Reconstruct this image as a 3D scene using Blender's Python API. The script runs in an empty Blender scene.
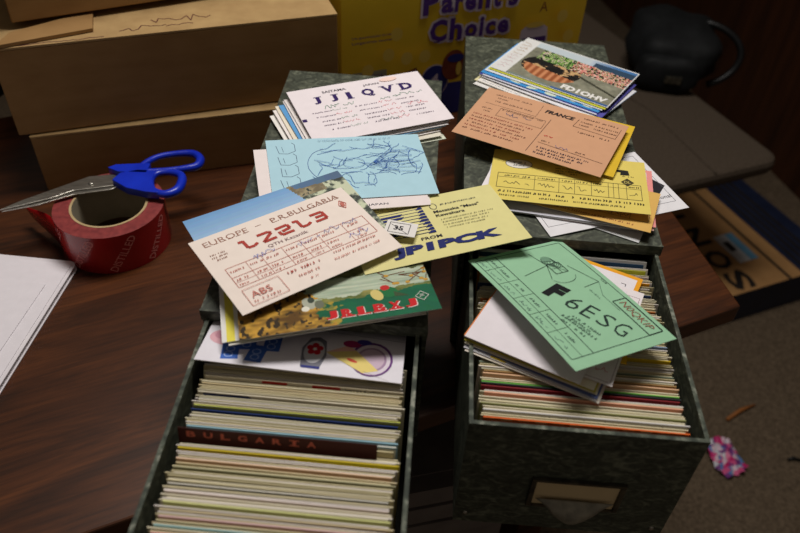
import bpy, math, random
from math import sin, cos, pi, radians as RAD
from mathutils import Matrix, Vector, noise

# ------------------------------------------------------------------ camera, world, lights
SC = bpy.context.scene
COL = SC.collection
CAM = Vector((0, 0, 0.55))
FPX = 741.0

def _basis():
    fw = Vector((71, 678, -FPX)).normalized()
    dn = Vector((-43, -806, -FPX)).normalized()
    z = -dn
    y = (fw - z * fw.dot(z)).normalized()
    x = y.cross(z)
    return Matrix((x, y, z))              # rows: world axes in camera coords = camera-to-world
C2W = _basis()

def at(px, py, z):
    """point of the horizontal plane at height z seen at a pixel"""
    r = C2W @ Vector((px - 400, 266.5 - py, -FPX))
    return CAM + r * ((z - CAM.z) / r.z)

cd = bpy.data.cameras.new('camera')
cam = bpy.data.objects.new('camera', cd)
COL.objects.link(cam)
cam.matrix_world = Matrix.Translation(CAM) @ C2W.to_4x4()
cd.sensor_width = 36
cd.lens = FPX / 800 * 36
cd.clip_start = 0.01
cd.dof.use_dof = True
cd.dof.focus_distance = 0.66
cd.dof.aperture_fstop = 6.0
SC.camera = cam

SC.view_settings.view_transform = 'Standard'
SC.view_settings.look = 'None'
SC.view_settings.gamma = 1
SC.view_settings.exposure = 0.0

w = bpy.data.worlds.new('world')
SC.world = w
w.use_nodes = True
bg = w.node_tree.nodes['Background']
bg.inputs[0].default_value = (1.0, 0.86, 0.72, 1)
bg.inputs[1].default_value = 0.085

def area(name, loc, target, size, power, col):
    l = bpy.data.lights.new(name, 'AREA')
    l.shape = 'RECTANGLE'
    l.size, l.size_y = size
    l.energy = power
    l.color = col
    o = bpy.data.objects.new(name, l)
    COL.objects.link(o)
    o.location = loc
    d = Vector(target) - Vector(loc)
    o.rotation_euler = d.to_track_quat('-Z', 'Y').to_euler()
    return o
area('ceiling_lamp_light', (-0.02, 0.90, 1.48), (0.0, 0.55, 0.1), (0.70, 0.38), 18.0, (1.0, 0.955, 0.90))

# ------------------------------------------------------------------ colours and materials
def lin(c):
    out = []
    for v in c[:3]:
        v /= 255.0
        out.append(v / 12.92 if v <= 0.04045 else ((v + 0.055) / 1.055) ** 2.4)
    return out
def L4(c): return (*lin(c), 1.0)

def base_mat(name, rough=0.6, spec=0.4, metal=0.0):
    m = bpy.data.materials.new(name)
    m.use_nodes = True
    nt = m.node_tree
    b = nt.nodes['Principled BSDF']
    b.inputs['Roughness'].default_value = rough
    b.inputs['Specular IOR Level'].default_value = spec
    b.inputs['Metallic'].default_value = metal
    return m, nt, b
def N(nt, t, **kw):
    n = nt.nodes.new(t)
    for k, v in kw.items():
        if k in n.inputs: n.inputs[k].default_value = v
        else: setattr(n, k, v)
    return n
def ramp(nt, stops):
    r = nt.nodes.new('ShaderNodeValToRGB')
    e = r.color_ramp.elements
    while len(e) < len(stops): e.new(0.5)
    for i, (p, c) in enumerate(stops):
        e[i].position = p
        e[i].color = L4(c)
    return r
def bump(nt, b, h, strength, dist=0.001):
    bp = N(nt, 'ShaderNodeBump')
    bp.inputs['Strength'].default_value = strength
    bp.inputs['Distance'].default_value = dist
    nt.links.new(h, bp.inputs['Height'])
    nt.links.new(bp.outputs[0], b.inputs['Normal'])

def noise_mat(name, c1, c2, scale=40, rough=0.6, spec=0.4, detail=4, c3=None, bumpk=0.0, stretch=(1, 1, 1), metal=0.0, dist=0.0, lo=0.3, hi=0.7):
    m, nt, b = base_mat(name, rough, spec, metal)
    tc = N(nt, 'ShaderNodeTexCoord')
    mp = N(nt, 'ShaderNodeMapping')
    mp.inputs['Scale'].default_value = stretch
    nz = N(nt, 'ShaderNodeTexNoise')
    nz.inputs['Scale'].default_value = scale
    nz.inputs['Detail'].default_value = detail
    nz.inputs['Distortion'].default_value = dist
    nt.links.new(tc.outputs['Object'], mp.inputs[0])
    nt.links.new(mp.outputs[0], nz.inputs['Vector'])
    st = [(lo, c1), (hi, c2)] if c3 is None else [(lo, c1), ((lo + hi) / 2, c2), (hi, c3)]
    r = ramp(nt, st)
    nt.links.new(nz.outputs['Fac'], r.inputs[0])
    nt.links.new(r.outputs[0], b.inputs['Base Color'])
    if bumpk: bump(nt, b, nz.outputs['Fac'], bumpk)
    return m

def paper_mat(name, rough=0.55, spec=0.35):
    """base colour comes from the printed colours stored on the faces, with faint paper mottling"""
    m, nt, b = base_mat(name, rough, spec)
    at_ = N(nt, 'ShaderNodeAttribute', attribute_name='Col')
    tc = N(nt, 'ShaderNodeTexCoord')
    nz = N(nt, 'ShaderNodeTexNoise')
    nz.inputs['Scale'].default_value = 90
    nt.links.new(tc.outputs['Object'], nz.inputs['Vector'])
    mr = N(nt, 'ShaderNodeMapRange')
    mr.inputs['To Min'].default_value = 0.93
    mr.inputs['To Max'].default_value = 1.05
    nt.links.new(nz.outputs['Fac'], mr.inputs['Value'])
    mx = N(nt, 'ShaderNodeVectorMath', operation='MULTIPLY')
    nt.links.new(at_.outputs['Color'], mx.inputs[0])
    nt.links.new(mr.outputs[0], mx.inputs[1])
    nt.links.new(mx.outputs[0], b.inputs['Base Color'])
    return m
PAPER = paper_mat('printed_paper', 0.62, 0.25)
GLOSSY = paper_mat('glossy_printed_paper', 0.42, 0.4)

def marble_mat(name, k=1.0):
    m, nt, b = base_mat(name, 0.5, 0.4)
    tc = N(nt, 'ShaderNodeTexCoord')
    mp = N(nt, 'ShaderNodeMapping')
    mp.inputs['Scale'].default_value = (1, 1, 1.6)
    n1 = N(nt, 'ShaderNodeTexNoise')
    n1.inputs['Scale'].default_value = 62
    n1.inputs['Detail'].default_value = 6
    n1.inputs['Distortion'].default_value = 2.2
    n2 = N(nt, 'ShaderNodeTexNoise')
    n2.inputs['Scale'].default_value = 260
    n2.inputs['Detail'].default_value = 3
    nt.links.new(tc.outputs['Object'], mp.inputs[0])
    nt.links.new(mp.outputs[0], n1.inputs['Vector'])
    nt.links.new(mp.outputs[0], n2.inputs['Vector'])
    r1 = ramp(nt, [(0.34, (58 * k, 62 * k, 52 * k)), (0.52, (78 * k, 83 * k, 70 * k)), (0.70, (118 * k, 122 * k, 104 * k))])
    nt.links.new(n1.outputs['Fac'], r1.inputs[0])
    r2 = ramp(nt, [(0.40, (185, 185, 185)), (0.68, (255, 255, 255))])
    nt.links.new(n2.outputs['Fac'], r2.inputs[0])
    mx = N(nt, 'ShaderNodeMix', data_type='RGBA', blend_type='MULTIPLY')
    mx.inputs[0].default_value = 0.7
    nt.links.new(r1.outputs[0], mx.inputs[6])
    nt.links.new(r2.outputs[0], mx.inputs[7])
    nt.links.new(mx.outputs[2], b.inputs['Base Color'])
    bump(nt, b, n1.outputs['Fac'], 0.15)
    return m
MARBLE = marble_mat('marbled_green_board')
MARBLE_F = marble_mat('marbled_dark_board', 1.05)
WORN = noise_mat('worn_board_edge', (52, 58, 50), (84, 90, 78), 130, 0.7, 0.3, 5, c3=(150, 152, 138), lo=0.40, hi=0.74)
INSIDE = noise_mat('box_lining', (30, 30, 26), (44, 44, 38), 60, 0.8, 0.2)
METAL_D = noise_mat('tarnished_metal', (70, 66, 58), (112, 106, 92), 120, 0.38, 0.5, metal=0.8)
METAL_P = noise_mat('lit_pull_metal', (120, 116, 104), (160, 154, 138), 120, 0.45, 0.5, metal=0.3)  # paler than the frame metal: the light the pull catches is in its colour
SILVER = noise_mat('bright_steel', (150, 146, 138), (196, 192, 182), 60, 0.32, 0.5, metal=0.9, stretch=(1, 8, 1))
CARDB = noise_mat('brown_cardboard', (142, 108, 66), (156, 121, 77), 22, 0.75, 0.2, 5, stretch=(1, 1, 3))
CARDB_D = noise_mat('pale_brown_cardboard', (158, 128, 86), (176, 146, 100), 40, 0.8, 0.2)  # top flaps, a paler brown than the box bodies
INK_R = noise_mat('dark_red_ink', (70, 24, 26), (92, 36, 34), 60, 0.7)
BLUEP = noise_mat('blue_plastic', (14, 40, 176), (20, 52, 200), 30, 0.32, 0.5)
RED = noise_mat('red_tape_film', (150, 12, 20), (176, 18, 26), 20, 0.24, 0.6)
REDSIDE = noise_mat('red_tape_wound_side', (118, 44, 46), (150, 62, 60), 160, 0.45, 0.5)
CORE = noise_mat('cardboard_core', (176, 152, 110), (196, 172, 130), 60, 0.8, 0.2)
COREIN = noise_mat('core_inside_grey', (150, 142, 122), (170, 160, 138), 40, 0.8, 0.2)  # inner wall of the core, light reaching into the hole put into the grey
TAPETXT = noise_mat('faded_tape_print', (226, 130, 128), (236, 150, 142), 60, 0.5)
BLACK = noise_mat('black_bag_cloth', (9, 11, 12), (19, 21, 23), 50, 0.7, 0.3, bumpk=0.3)
BLACKP = noise_mat('black_plastic', (12, 13, 14), (20, 21, 23), 40, 0.4, 0.4)
CUSH = noise_mat('grey_brown_upholstery', (70, 60, 50), (86, 75, 64), 220, 0.9, 0.1, bumpk=0.4)
GREYU = noise_mat('dark_grey_laminate', (96, 88, 84), (112, 103, 98), 30, 0.5, 0.4)
CARPET = noise_mat('short_pile_carpet', (70, 59, 47), (114, 98, 80), 170, 0.95, 0.1, 6, bumpk=0.8, lo=0.25, hi=0.75)
WALLW = noise_mat('dark_wood_panelling', (46, 24, 12), (70, 38, 19), 6, 0.45, 0.4, 6, stretch=(6, 6, 0.6))
WALLB = noise_mat('dark_back_wall', (44, 34, 26), (56, 44, 34), 8, 0.8, 0.2)

def wood_mat():
    m, nt, b = base_mat('dark_walnut_veneer', 0.34, 0.5)
    tc = N(nt, 'ShaderNodeTexCoord')
    mp = N(nt, 'ShaderNodeMapping')
    mp.inputs['Scale'].default_value = (1.6, 9, 9)
    n1 = N(nt, 'ShaderNodeTexNoise')
    n1.inputs['Scale'].default_value = 2.6
    n1.inputs['Detail'].default_value = 9
    n1.inputs['Roughness'].default_value = 0.62
    n1.inputs['Distortion'].default_value = 1.1
    nt.links.new(tc.outputs['Object'], mp.inputs[0])
    nt.links.new(mp.outputs[0], n1.inputs['Vector'])
    r1 = ramp(nt, [(0.28, (38, 20, 9)), (0.46, (68, 35, 15)), (0.60, (88, 47, 20)), (0.78, (112, 62, 27))])
    nt.links.new(n1.outputs['Fac'], r1.inputs[0])
    mp2 = N(nt, 'ShaderNodeMapping')
    mp2.inputs['Scale'].default_value = (3, 60, 60)
    n2 = N(nt, 'ShaderNodeTexNoise')
    n2.inputs['Scale'].default_value = 5
    n2.inputs['Detail'].default_value = 5
    nt.links.new(tc.outputs['Object'], mp2.inputs[0])
    nt.links.new(mp2.outputs[0], n2.inputs['Vector'])
    r2 = ramp(nt, [(0.3, (195, 195, 195)), (0.6, (255, 255, 255))])
    nt.links.new(n2.outputs['Fac'], r2.inputs[0])
    mx = N(nt, 'ShaderNodeMix', data_type='RGBA', blend_type='MULTIPLY')
    mx.inputs[0].default_value = 0.8
    nt.links.new(r1.outputs[0], mx.inputs[6])
    nt.links.new(r2.outputs[0], mx.inputs[7])
    nt.links.new(mx.outputs[2], b.inputs['Base Color'])
    return m
WOOD = wood_mat()

# ------------------------------------------------------------------ mesh helpers
class MB:
    """collects geometry of one mesh: verts, faces, a colour and a material index per face"""
    def __init__(s): s.v, s.f, s.c, s.m = [], [], [], []
    def add(s, vs, fs, col=(200, 200, 200), mi=0):
        n = len(s.v)
        s.v += [tuple(p) for p in vs]
        for f in fs:
            s.f.append([n + i for i in f]); s.c.append(col); s.m.append(mi)
    def box(s, x0, x1, y0, y1, z0, z1, col=(200, 200, 200), mi=0, top=None):
        v = [(x0, y0, z0), (x1, y0, z0), (x1, y1, z0), (x0, y1, z0), (x0, y0, z1), (x1, y0, z1), (x1, y1, z1), (x0, y1, z1)]
        s.add(v, [(0, 3, 2, 1), (0, 1, 5, 4), (1, 2, 6, 5), (2, 3, 7, 6), (3, 0, 4, 7)], col, mi)
        s.add(v[4:], [(0, 1, 2, 3)], col, mi if top is None else top)
    def prism(s, pts, z0, z1, col=(200, 200, 200), mi=0):
        n = len(pts)
        v = [(p[0], p[1], z0) for p in pts] + [(p[0], p[1], z1) for p in pts]
        s.add(v, [tuple(range(n))[::-1], tuple(range(n, 2 * n))] + [(i, (i + 1) % n, n + (i + 1) % n, n + i) for i in range(n)], col, mi)
    def tube(s, path, r, seg=10, closed=False, col=(200, 200, 200), mi=0, flat=1.0):
        path = [Vector(p) for p in path]
        n = len(path); vs = []
        for i, p in enumerate(path):
            a = path[(i - 1) % n] if closed or i else p
            b = path[(i + 1) % n] if closed or i < n - 1 else p
            t = (b - a).normalized()
            up = Vector((0, 0, 1)) if abs(t.z) < 0.95 else Vector((1, 0, 0))
            s1 = t.cross(up).normalized(); s2 = s1.cross(t)
            rr = r[i] if isinstance(r, (list, tuple)) else r
            for k in range(seg):
                an = 2 * pi * k / seg
                vs.append(p + s1 * cos(an) * rr + s2 * sin(an) * rr * flat)
        fs = []
        for i in range(n if closed else n - 1):
            j = (i + 1) % n
            for k in range(seg):
                l = (k + 1) % seg
                fs.append((i * seg + k, i * seg + l, j * seg + l, j * seg + k))
        if not closed:
            fs += [tuple(range(seg))[::-1], tuple((n - 1) * seg + k for k in range(seg))]
        s.add(vs, fs, col, mi)
    def lathe(s, prof, seg=64, c=(0, 0, 0), mi=0):
        n = len(prof)
        vs = [(c[0] + r * cos(2 * pi * k / seg), c[1] + r * sin(2 * pi * k / seg), c[2] + z) for k in range(seg) for r, z in prof]
        s.add(vs, [(k * n + i, ((k + 1) % seg) * n + i, ((k + 1) % seg) * n + (i + 1) % n, k * n + (i + 1) % n) for k in range(seg) for i in range(n)], mi=mi)
    def build(s, name, mats, parent=None, loc=(0, 0, 0), rot=(0, 0, 0), bevel=0, smooth=False):
        me = bpy.data.meshes.new(name)
        me.from_pydata(s.v, [], s.f)
        if not isinstance(mats, (list, tuple)): mats = [mats]
        for m in mats: me.materials.append(m)
        me.polygons.foreach_set('material_index', s.m)
        if smooth: me.polygons.foreach_set('use_smooth', [True] * len(me.polygons))
        at_ = me.color_attributes.new('Col', 'FLOAT_COLOR', 'CORNER')
        cache = {}; data = []
        for f, c in zip(s.f, s.c):
            if c not in cache: cache[c] = L4(c)
            data += list(cache[c]) * len(f)
        at_.data.foreach_set('color', data)
        me.update()
        o = bpy.data.objects.new(name, me)
        COL.objects.link(o)
        o.location = loc
        o.rotation_euler = rot
        if parent: o.parent = parent
        if bevel:
            b = o.modifiers.new('bevel', 'BEVEL')
            b.width = bevel; b.segments = 2; b.limit_method = 'ANGLE'
        return o

def tag(o, label=None, cat=None, group=None, kind=None):
    if label: o['label'] = label
    if cat: o['category'] = cat
    if group: o['group'] = group
    if kind: o['kind'] = kind
    return o
def empty(name, loc, rot=(0, 0, 0)):
    o = bpy.data.objects.new(name, None)
    COL.objects.link(o)
    o.location = loc; o.rotation_euler = rot
    o.empty_display_size = 0.02
    return o

# ------------------------------------------------------------------ lettering
_tc = {}
def text_mesh(s, bold=0.0, shear=0.0):
    k = (s, bold, shear)
    if k not in _tc:
        cu = bpy.data.curves.new('lettering', 'FONT')
        cu.body = s; cu.size = 1.0; cu.offset = bold; cu.shear = shear
        cu.resolution_u = 2; cu.fill_mode = 'FRONT'
        o = bpy.data.objects.new('lettering', cu)
        COL.objects.link(o)
        me = bpy.data.meshes.new_from_object(o)
        vs = [(v.co.x, v.co.y) for v in me.vertices]
        fs = [tuple(p.vertices) for p in me.polygons]
        bpy.data.objects.remove(o); bpy.data.curves.remove(cu); bpy.data.meshes.remove(me)
        if vs:
            x0 = min(v[0] for v in vs); x1 = max(v[0] for v in vs); y0 = min(v[1] for v in vs); y1 = max(v[1] for v in vs)
        else: x0 = y0 = 0; x1 = y1 = 1
        _tc[k] = (vs, fs, x0, x1, y0, y1)
    return _tc[k]
def text_fit(s, x, y, w_, h_, bold=0.0, shear=0.0, rot=0.0):
    """lettering scaled to fill a w_ x h_ box whose lower left corner is (x, y), turned by rot degrees about it"""
    vs, fs, x0, x1, y0, y1 = text_mesh(s, bold, shear)
    ca, sa = cos(RAD(rot)), sin(RAD(rot)); out = []
    for vx, vy in vs:
        a = (vx - x0) / (x1 - x0) * w_; b = (vy - y0) / max(y1 - y0, 1e-6) * h_
        out.append((x + a * ca - b * sa, y + a * sa + b * ca))
    fs2 = []
    for f in fs:
        ar = sum(out[f[i]][0] * out[f[(i + 1) % len(f)]][1] - out[f[(i + 1) % len(f)]][0] * out[f[i]][1] for i in range(len(f)))
        fs2.append(f if ar > 0 else f[::-1])
    return out, fs2

class Sheet:
    """a card lying in its own xy plane (centre at 0, face up): paper, then print laid on the paper in layers"""
    def __init__(s, w_, h_, col, t=0.0004, edge=None, curl=0.0, curly=0.0, twist=0.0, n=8):
        s.w, s.h, s.t, s.b = w_, h_, t, MB()
        s.k, s.ky, s.tw = curl, curly, twist
        s.e = 0.00006
        s.rng = random.Random(int(w_ * 1e5) + sum(col))
        edge = edge or tuple(min(255, int(c * 0.5 + 110)) for c in col)
        nx, ny = n, n
        P = [(-w_ / 2 + w_ * i / nx, -h_ / 2 + h_ * j / ny) for j in range(ny + 1) for i in range(nx + 1)]
        q = [(j * (nx + 1) + i, j * (nx + 1) + i + 1, (j + 1) * (nx + 1) + i + 1, (j + 1) * (nx + 1) + i) for j in range(ny) for i in range(nx)]
        s.b.add([s.M(x, y, 0) for x, y in P], q, col)
        s.b.add([s.M(x, y, -t) for x, y in P], [f[::-1] for f in q], edge)
        rim = [(i, 0) for i in range(nx)] + [(nx, j) for j in range(ny)] + [(nx - i, ny) for i in range(nx)] + [(0, ny - j) for j in range(ny)]
        R = [(-w_ / 2 + w_ * i / nx, -h_ / 2 + h_ * j / ny) for i, j in rim]
        m = len(R)
        s.b.add([s.M(x, y, 0) for x, y in R] + [s.M(x, y, -t) for x, y in R], [(i, m + i, m + (i + 1) % m, (i + 1) % m) for i in range(m)], edge)
    tf = (1.0, 0.0, 0.0)
    def M(s, x, y, z):
        x, y = x * s.tf[0] + s.tf[1], y * s.tf[0] + s.tf[2]
        x = max(-s.w / 2, min(s.w / 2, x)); y = max(-s.h / 2, min(s.h / 2, y))
        return (x, y, z + s.k * x * x + s.ky * y * y + s.tw * x * y)
    def lay(s): s.e += 0.000012; return s.e
    def poly(s, pts, col):
        e = s.lay(); s.b.add([s.M(x, y, e) for x, y in pts], [tuple(range(len(pts)))], col)
    def rect(s, x0, y0, x1, y1, col, n=1):
        e = s.lay(); vs = []
        for i in range(n + 1):
            x = x0 + (x1 - x0) * i / n
            vs += [s.M(x, y0, e), s.M(x, y1, e)]
        s.b.add(vs, [(2 * i, 2 * i + 2, 2 * i + 3, 2 * i + 1) for i in range(n)], col)
    def ell(s, x, y, rx, ry, col, n=20, rot=0):
        ca, sa = cos(RAD(rot)), sin(RAD(rot))
        s.poly([(x + rx * cos(2 * pi * k / n) * ca - ry * sin(2 * pi * k / n) * sa, y + rx * cos(2 * pi * k / n) * sa + ry * sin(2 * pi * k / n) * ca) for k in range(n)], col)
    def line(s, pts, wd, col, lay=True):
        e = s.lay() if lay else s.e
        for (x0, y0), (x1, y1) in zip(pts, pts[1:]):
            d = math.hypot(x1 - x0, y1 - y0)
            if d < 1e-7: continue
            a, b = -(y1 - y0) / d * wd / 2, (x1 - x0) / d * wd / 2
            m = max(1, int(d / 0.02)); vs = []
            for i in range(m + 1):
                x = x0 + (x1 - x0) * i / m; y = y0 + (y1 - y0) * i / m
                vs += [s.M(x - a, y - b, e), s.M(x + a, y + b, e)]
            s.b.add(vs, [(2 * i, 2 * i + 2, 2 * i + 3, 2 * i + 1) for i in range(m)], col)
    def frame(s, x0, y0, x1, y1, wd, col): s.line([(x0, y0), (x1, y0), (x1, y1), (x0, y1), (x0, y0)], wd, col)
    def oval(s, x, y, rx, ry, wd, col, n=28, a0=0, a1=360):
        s.line([(x + rx * cos(RAD(a0 + (a1 - a0) * k / n)), y + ry * sin(RAD(a0 + (a1 - a0) * k / n))) for k in range(n + 1)], wd, col)
    def text(s, t, x, y, w_, h_, col, bold=0.0, shear=0.0, rot=0.0):
        e = s.lay(); vs, fs = text_fit(t, x, y, w_, h_, bold, shear, rot)
        s.b.add([s.M(a, b, e) for a, b in vs], fs, col)
    def script(s, x, y, w_, h_, col, wd=0.0003, rot=0.0, dens=1.0):
        """unreadable handwriting: one restless pen line, broken into words"""
        s.lay(); ca, sa = cos(RAD(rot)), sin(RAD(rot)); px = 0.0
        while px < w_:
            ln = s.rng.uniform(3, 8) * h_ * 0.5; pts = []; q = 0
            while q < ln and px + q < w_:
                a = px + q; b = s.rng.random() * h_ * (1 if s.rng.random() > 0.3 else 0.5)
                pts.append((x + a * ca - b * sa, y + a * sa + b * ca)); q += h_ * s.rng.uniform(0.16, 0.34) / dens
            if len(pts) > 1: s.line(pts, wd, col, lay=False)
            px += ln + h_ * 0.5
    def small(s, x, y, w_, h_, col, rot=0.0, wd=None):
        """a line of print too small to read: short upright dashes"""
        s.lay(); ca, sa = cos(RAD(rot)), sin(RAD(rot)); px = 0.0
        wd = wd or h_ * 0.28
        while px < w_ - h_ * 0.3:
            if s.rng.random() < 0.86:
                t = s.rng.choice((0, 1, 2)); hh = h_ * s.rng.uniform(0.65, 1.0)
                segs = [[(0, 0), (0, hh)], [(0, 0), (h_ * 0.4, 0), (h_ * 0.4, hh)], [(0, hh), (h_ * 0.4, hh * 0.5), (0, 0)]][t]
                s.line([(x + (px + a) * ca - b * sa, y + (px + a) * sa + b * ca) for a, b in segs], wd, col, lay=False)
            px += h_ * 0.75
    def picture(s, x0, y0, x1, y1, nx, ny, fn):
        e = s.lay()
        for j in range(ny):
            for i in range(nx):
                a0, a1 = x0 + (x1 - x0) * i / nx, x0 + (x1 - x0) * (i + 1) / nx
                b0, b1 = y0 + (y1 - y0) * j / ny, y0 + (y1 - y0) * (j + 1) / ny
                c = fn((i + 0.5) / nx, (j + 0.5) / ny)
                if c is None: continue
                c = tuple(max(0, min(255, int(q / 6) * 6)) for q in c)
                s.b.add([s.M(a0, b0, e), s.M(a1, b0, e), s.M(a1, b1, e), s.M(a0, b1, e)], [(0, 1, 2, 3)], c)
    def place(s, name, loc, rot, label, cat='card', group=None, mat=None):
        o = s.b.build(name, mat or PAPER, None, loc, [RAD(a) for a in rot])
        return tag(o, label, cat, group)

def nz(x, y, s=1.0, o=0.0): return noise.noise(Vector((x * s + o, y * s, o * 1.7)))
def mixc(a, b, t):
    t = max(0, min(1, t)); return tuple(a[i] * (1 - t) + b[i] * t for i in range(3))

# ------------------------------------------------------------------ the setting
FZ = -0.72
b = MB(); b.add([(-2.5, -0.9, FZ), (2.2, -0.9, FZ), (2.2, 3.4, FZ), (-2.5, 3.4, FZ)], [(0, 1, 2, 3)])
tag(b.build('floor', CARPET), kind='structure')
b = MB()
p0 = Vector((1.40, 0.75, 0)); p1 = Vector((0.66, 3.25, 0)); nn = Vector((0.9589, 0.2838, 0)) * 0.05
b.prism([(p0.x, p0.y), (p0.x + nn.x, p0.y + nn.y), (p1.x + nn.x, p1.y + nn.y), (p1.x, p1.y)], FZ, 1.5)
tag(b.build('wall_right', WALLW), kind='structure')
b = MB(); b.box(-2.5, 0.64, 3.25, 3.35, FZ, 1.5)
tag(b.build('wall_back', WALLB), kind='structure')
b = MB(); b.box(-2.55, -2.5, -0.9, 3.35, FZ, 1.5)
tag(b.build('wall_left', WALLB), kind='structure')

# ------------------------------------------------------------------ the desk
TA = RAD(28)
deskroot = empty('wooden_desk', (0.345, 0.578, 0), (0, 0, TA))
tag(deskroot, 'dark brown wood-grained desk the two card files, tape roll and boxes stand on', 'desk')
b = MB()
dw = [(0, 0), (0.155, 0.66), (-1.75, 0.66), (-1.75, 0)]
b.prism(dw[::-1] if False else dw, -0.024, 0)
b.build('desktop', WOOD, deskroot, bevel=0.002)
for x, y in ((-0.10, 0.12), (-0.02, 0.58), (-1.68, 0.12), (-1.68, 0.58)):
    b = MB(); b.box(x - 0.025, x + 0.025, y - 0.025, y + 0.025, FZ, -0.024)
    b.build('leg', WOOD, deskroot)
b = MB(); b.box(-1.655, -0.125, 0.10, 0.12, -0.10, -0.024); b.build('apron', WOOD, deskroot)

# grey drawer unit under the desk, seen between the two files
u = empty('under_desk_cabinet', (0.03, 0.402, FZ), (0, 0, RAD(17)))
tag(u, 'dark grey cabinet under the desk edge, seen in the gap between the two card files', 'cabinet')
b = MB(); b.box(-0.075, 0.10, 0.018, 0.12, 0, 0.600); b.build('cabinet_body', GREYU, u)
for z0 in (0.568, 0.533, 0.498):
    b = MB(); b.box(-0.075, 0.10, 0.0, 0.018, z0, z0 + 0.030); b.build('drawer', GREYU, u, bevel=0.002)

# ------------------------------------------------------------------ card files
def card_file(x0, x1, yf, yb, dx0, dx1, ydf, label, handle):
    root = empty('card_file_box', ((x0 + x1) / 2, (yf + yb) / 2, 0))
    tag(root, label, 'file box', 'marbled card file boxes')
    ox, oy = -(x0 + x1) / 2, -(yf + yb) / 2
    t, H = 0.004, 0.142
    b = MB()
    X0, X1, Y0, Y1 = x0 + ox, x1 + ox, yf + oy, yb + oy
    b.box(X0, X1, Y0, Y1, H - t, H, mi=0)                       # top
    b.box(X0, X1, Y0, Y1, 0, t, mi=0)                           # bottom
    b.box(X0, X0 + t, Y0, Y1, t, H - t, mi=0)
    b.box(X1 - t, X1, Y0, Y1, t, H - t, mi=0)
    b.box(X0 + t, X1 - t, Y1 - t, Y1, t, H - t, mi=0)
    b.build('case', [MARBLE], root, bevel=0.0012)
    b = MB()                                                    # cloth-bound worn front rim
    b.box(X0 - 0.0005, X1 + 0.0005, Y0 - 0.0012, Y0 + 0.0004, H - 0.010, H + 0.0005)
    b.build('front_binding', [MARBLE_F], root, bevel=0.0004)
    # the drawer: walls, bottom, front
    D = MB(); a0, a1, yd, yr = dx0 + ox, dx1 + ox, ydf + oy, yb + oy - 0.03
    h, tw = 0.1345, 0.0030
    D.box(a0, a0 + tw, yd + tw, yr, 0.0055, h, mi=0, top=1)
    D.box(a1 - tw, a1, yd + tw, yr, 0.0055, h, mi=0, top=1)
    D.box(a0, a1, yd, yd + tw, 0.0055, h, mi=0, top=1)
    D.box(a0 + tw, a1 - tw, yr - tw, yr, 0.0055, h, mi=0, top=1)
    D.box(a0 + tw, a1 - tw, yd + tw, yr - tw, 0.0055, 0.0095, mi=2)
    D.box(a0 + tw + 0.001, a1 - tw - 0.001, yd + tw + 0.001, yr - tw - 0.001, 0.010, 0.018, mi=2)
    dr = D.build('drawer', [MARBLE_F, WORN, INSIDE], root)
    if handle:
        cx = 0.1286 + ox
        F = MB()                                                # label holder: a raised metal frame with a card
        y1 = yd - 0.0002; y0 = yd - 0.003
        for (ax, bx, az, bz) in ((-.0345, .0345, .0735, .0765), (-.0345, -.0305, .040, .0735), (.0305, .0345, .040, .0735), (-.0305, .0305, .040, .043)):
            F.box(cx + ax, cx + bx, y0, y1, az, bz)
        F.build('label_frame', METAL_D, dr, bevel=0.0006)
        F = MB(); F.box(cx - .0303, cx + .0303, yd - 0.0016, yd - 0.0002, .0431, .0734, (216, 192, 148))
        lc = F.build('label_card', PAPER, dr)
        lc['label'] = 'blank tan paper label'
        F = MB(); n = 12; vs = []                               # tongue-shaped finger pull, wide at the top, curling out
        for j in range(n + 1):
            v = j / n
            hw = 0.0150 + 0.014 * (1 - v) ** 2.6 - 0.0035 * max(0, v - 0.8) * 5
            yo = 0.0034 + 0.008 * sin(pi * v * 0.62)
            for i in range(13):
                q = -1 + i / 6
                vs.append((cx + hw * q, yd - yo + 0.006 * q * q * v, 0.0535 - 0.020 * v + 0.0025 * q * q * v))
        F.add(vs, [(j * 13 + i, j * 13 + i + 1, (j + 1) * 13 + i + 1, (j + 1) * 13 + i) for j in range(n) for i in range(12)])
        pl = F.build('cup_pull', METAL_P, dr, smooth=True)
        so = pl.modifiers.new('solid', 'SOLIDIFY'); so.thickness = 0.001
        F = MB()
        for rx in (0.0500 + ox, 0.1960 + ox):
            for rz in (0.016,):
                F.lathe([(0.0001, 0), (0.0022, 0), (0.0018, 0.0012), (0.0001, 0.0016)], 12, (0, 0, 0))
        for i, rx in enumerate((0.0505 + ox, 0.1955 + ox)):
            R_ = MB(); R_.lathe([(0.0001, 0), (0.0022, 0), (0.0018, 0.0010), (0.0001, 0.0014)], 12)
            R_.build('rivet', SILVER, dr, (rx, yd, 0.018), (RAD(90), 0, 0))
    return root
card_file(-0.162, 0.010, 0.379, 0.757, -0.1585, 0.0045, 0.172,
          'left marbled grey-green card file, its open drawer full of cream cards at the bottom left', False)
card_file(0.036, 0.207, 0.495, 0.875, 0.0420, 0.2045, 0.3013,
          'right marbled grey-green card file with a metal label holder on its open drawer front', True)

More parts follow.
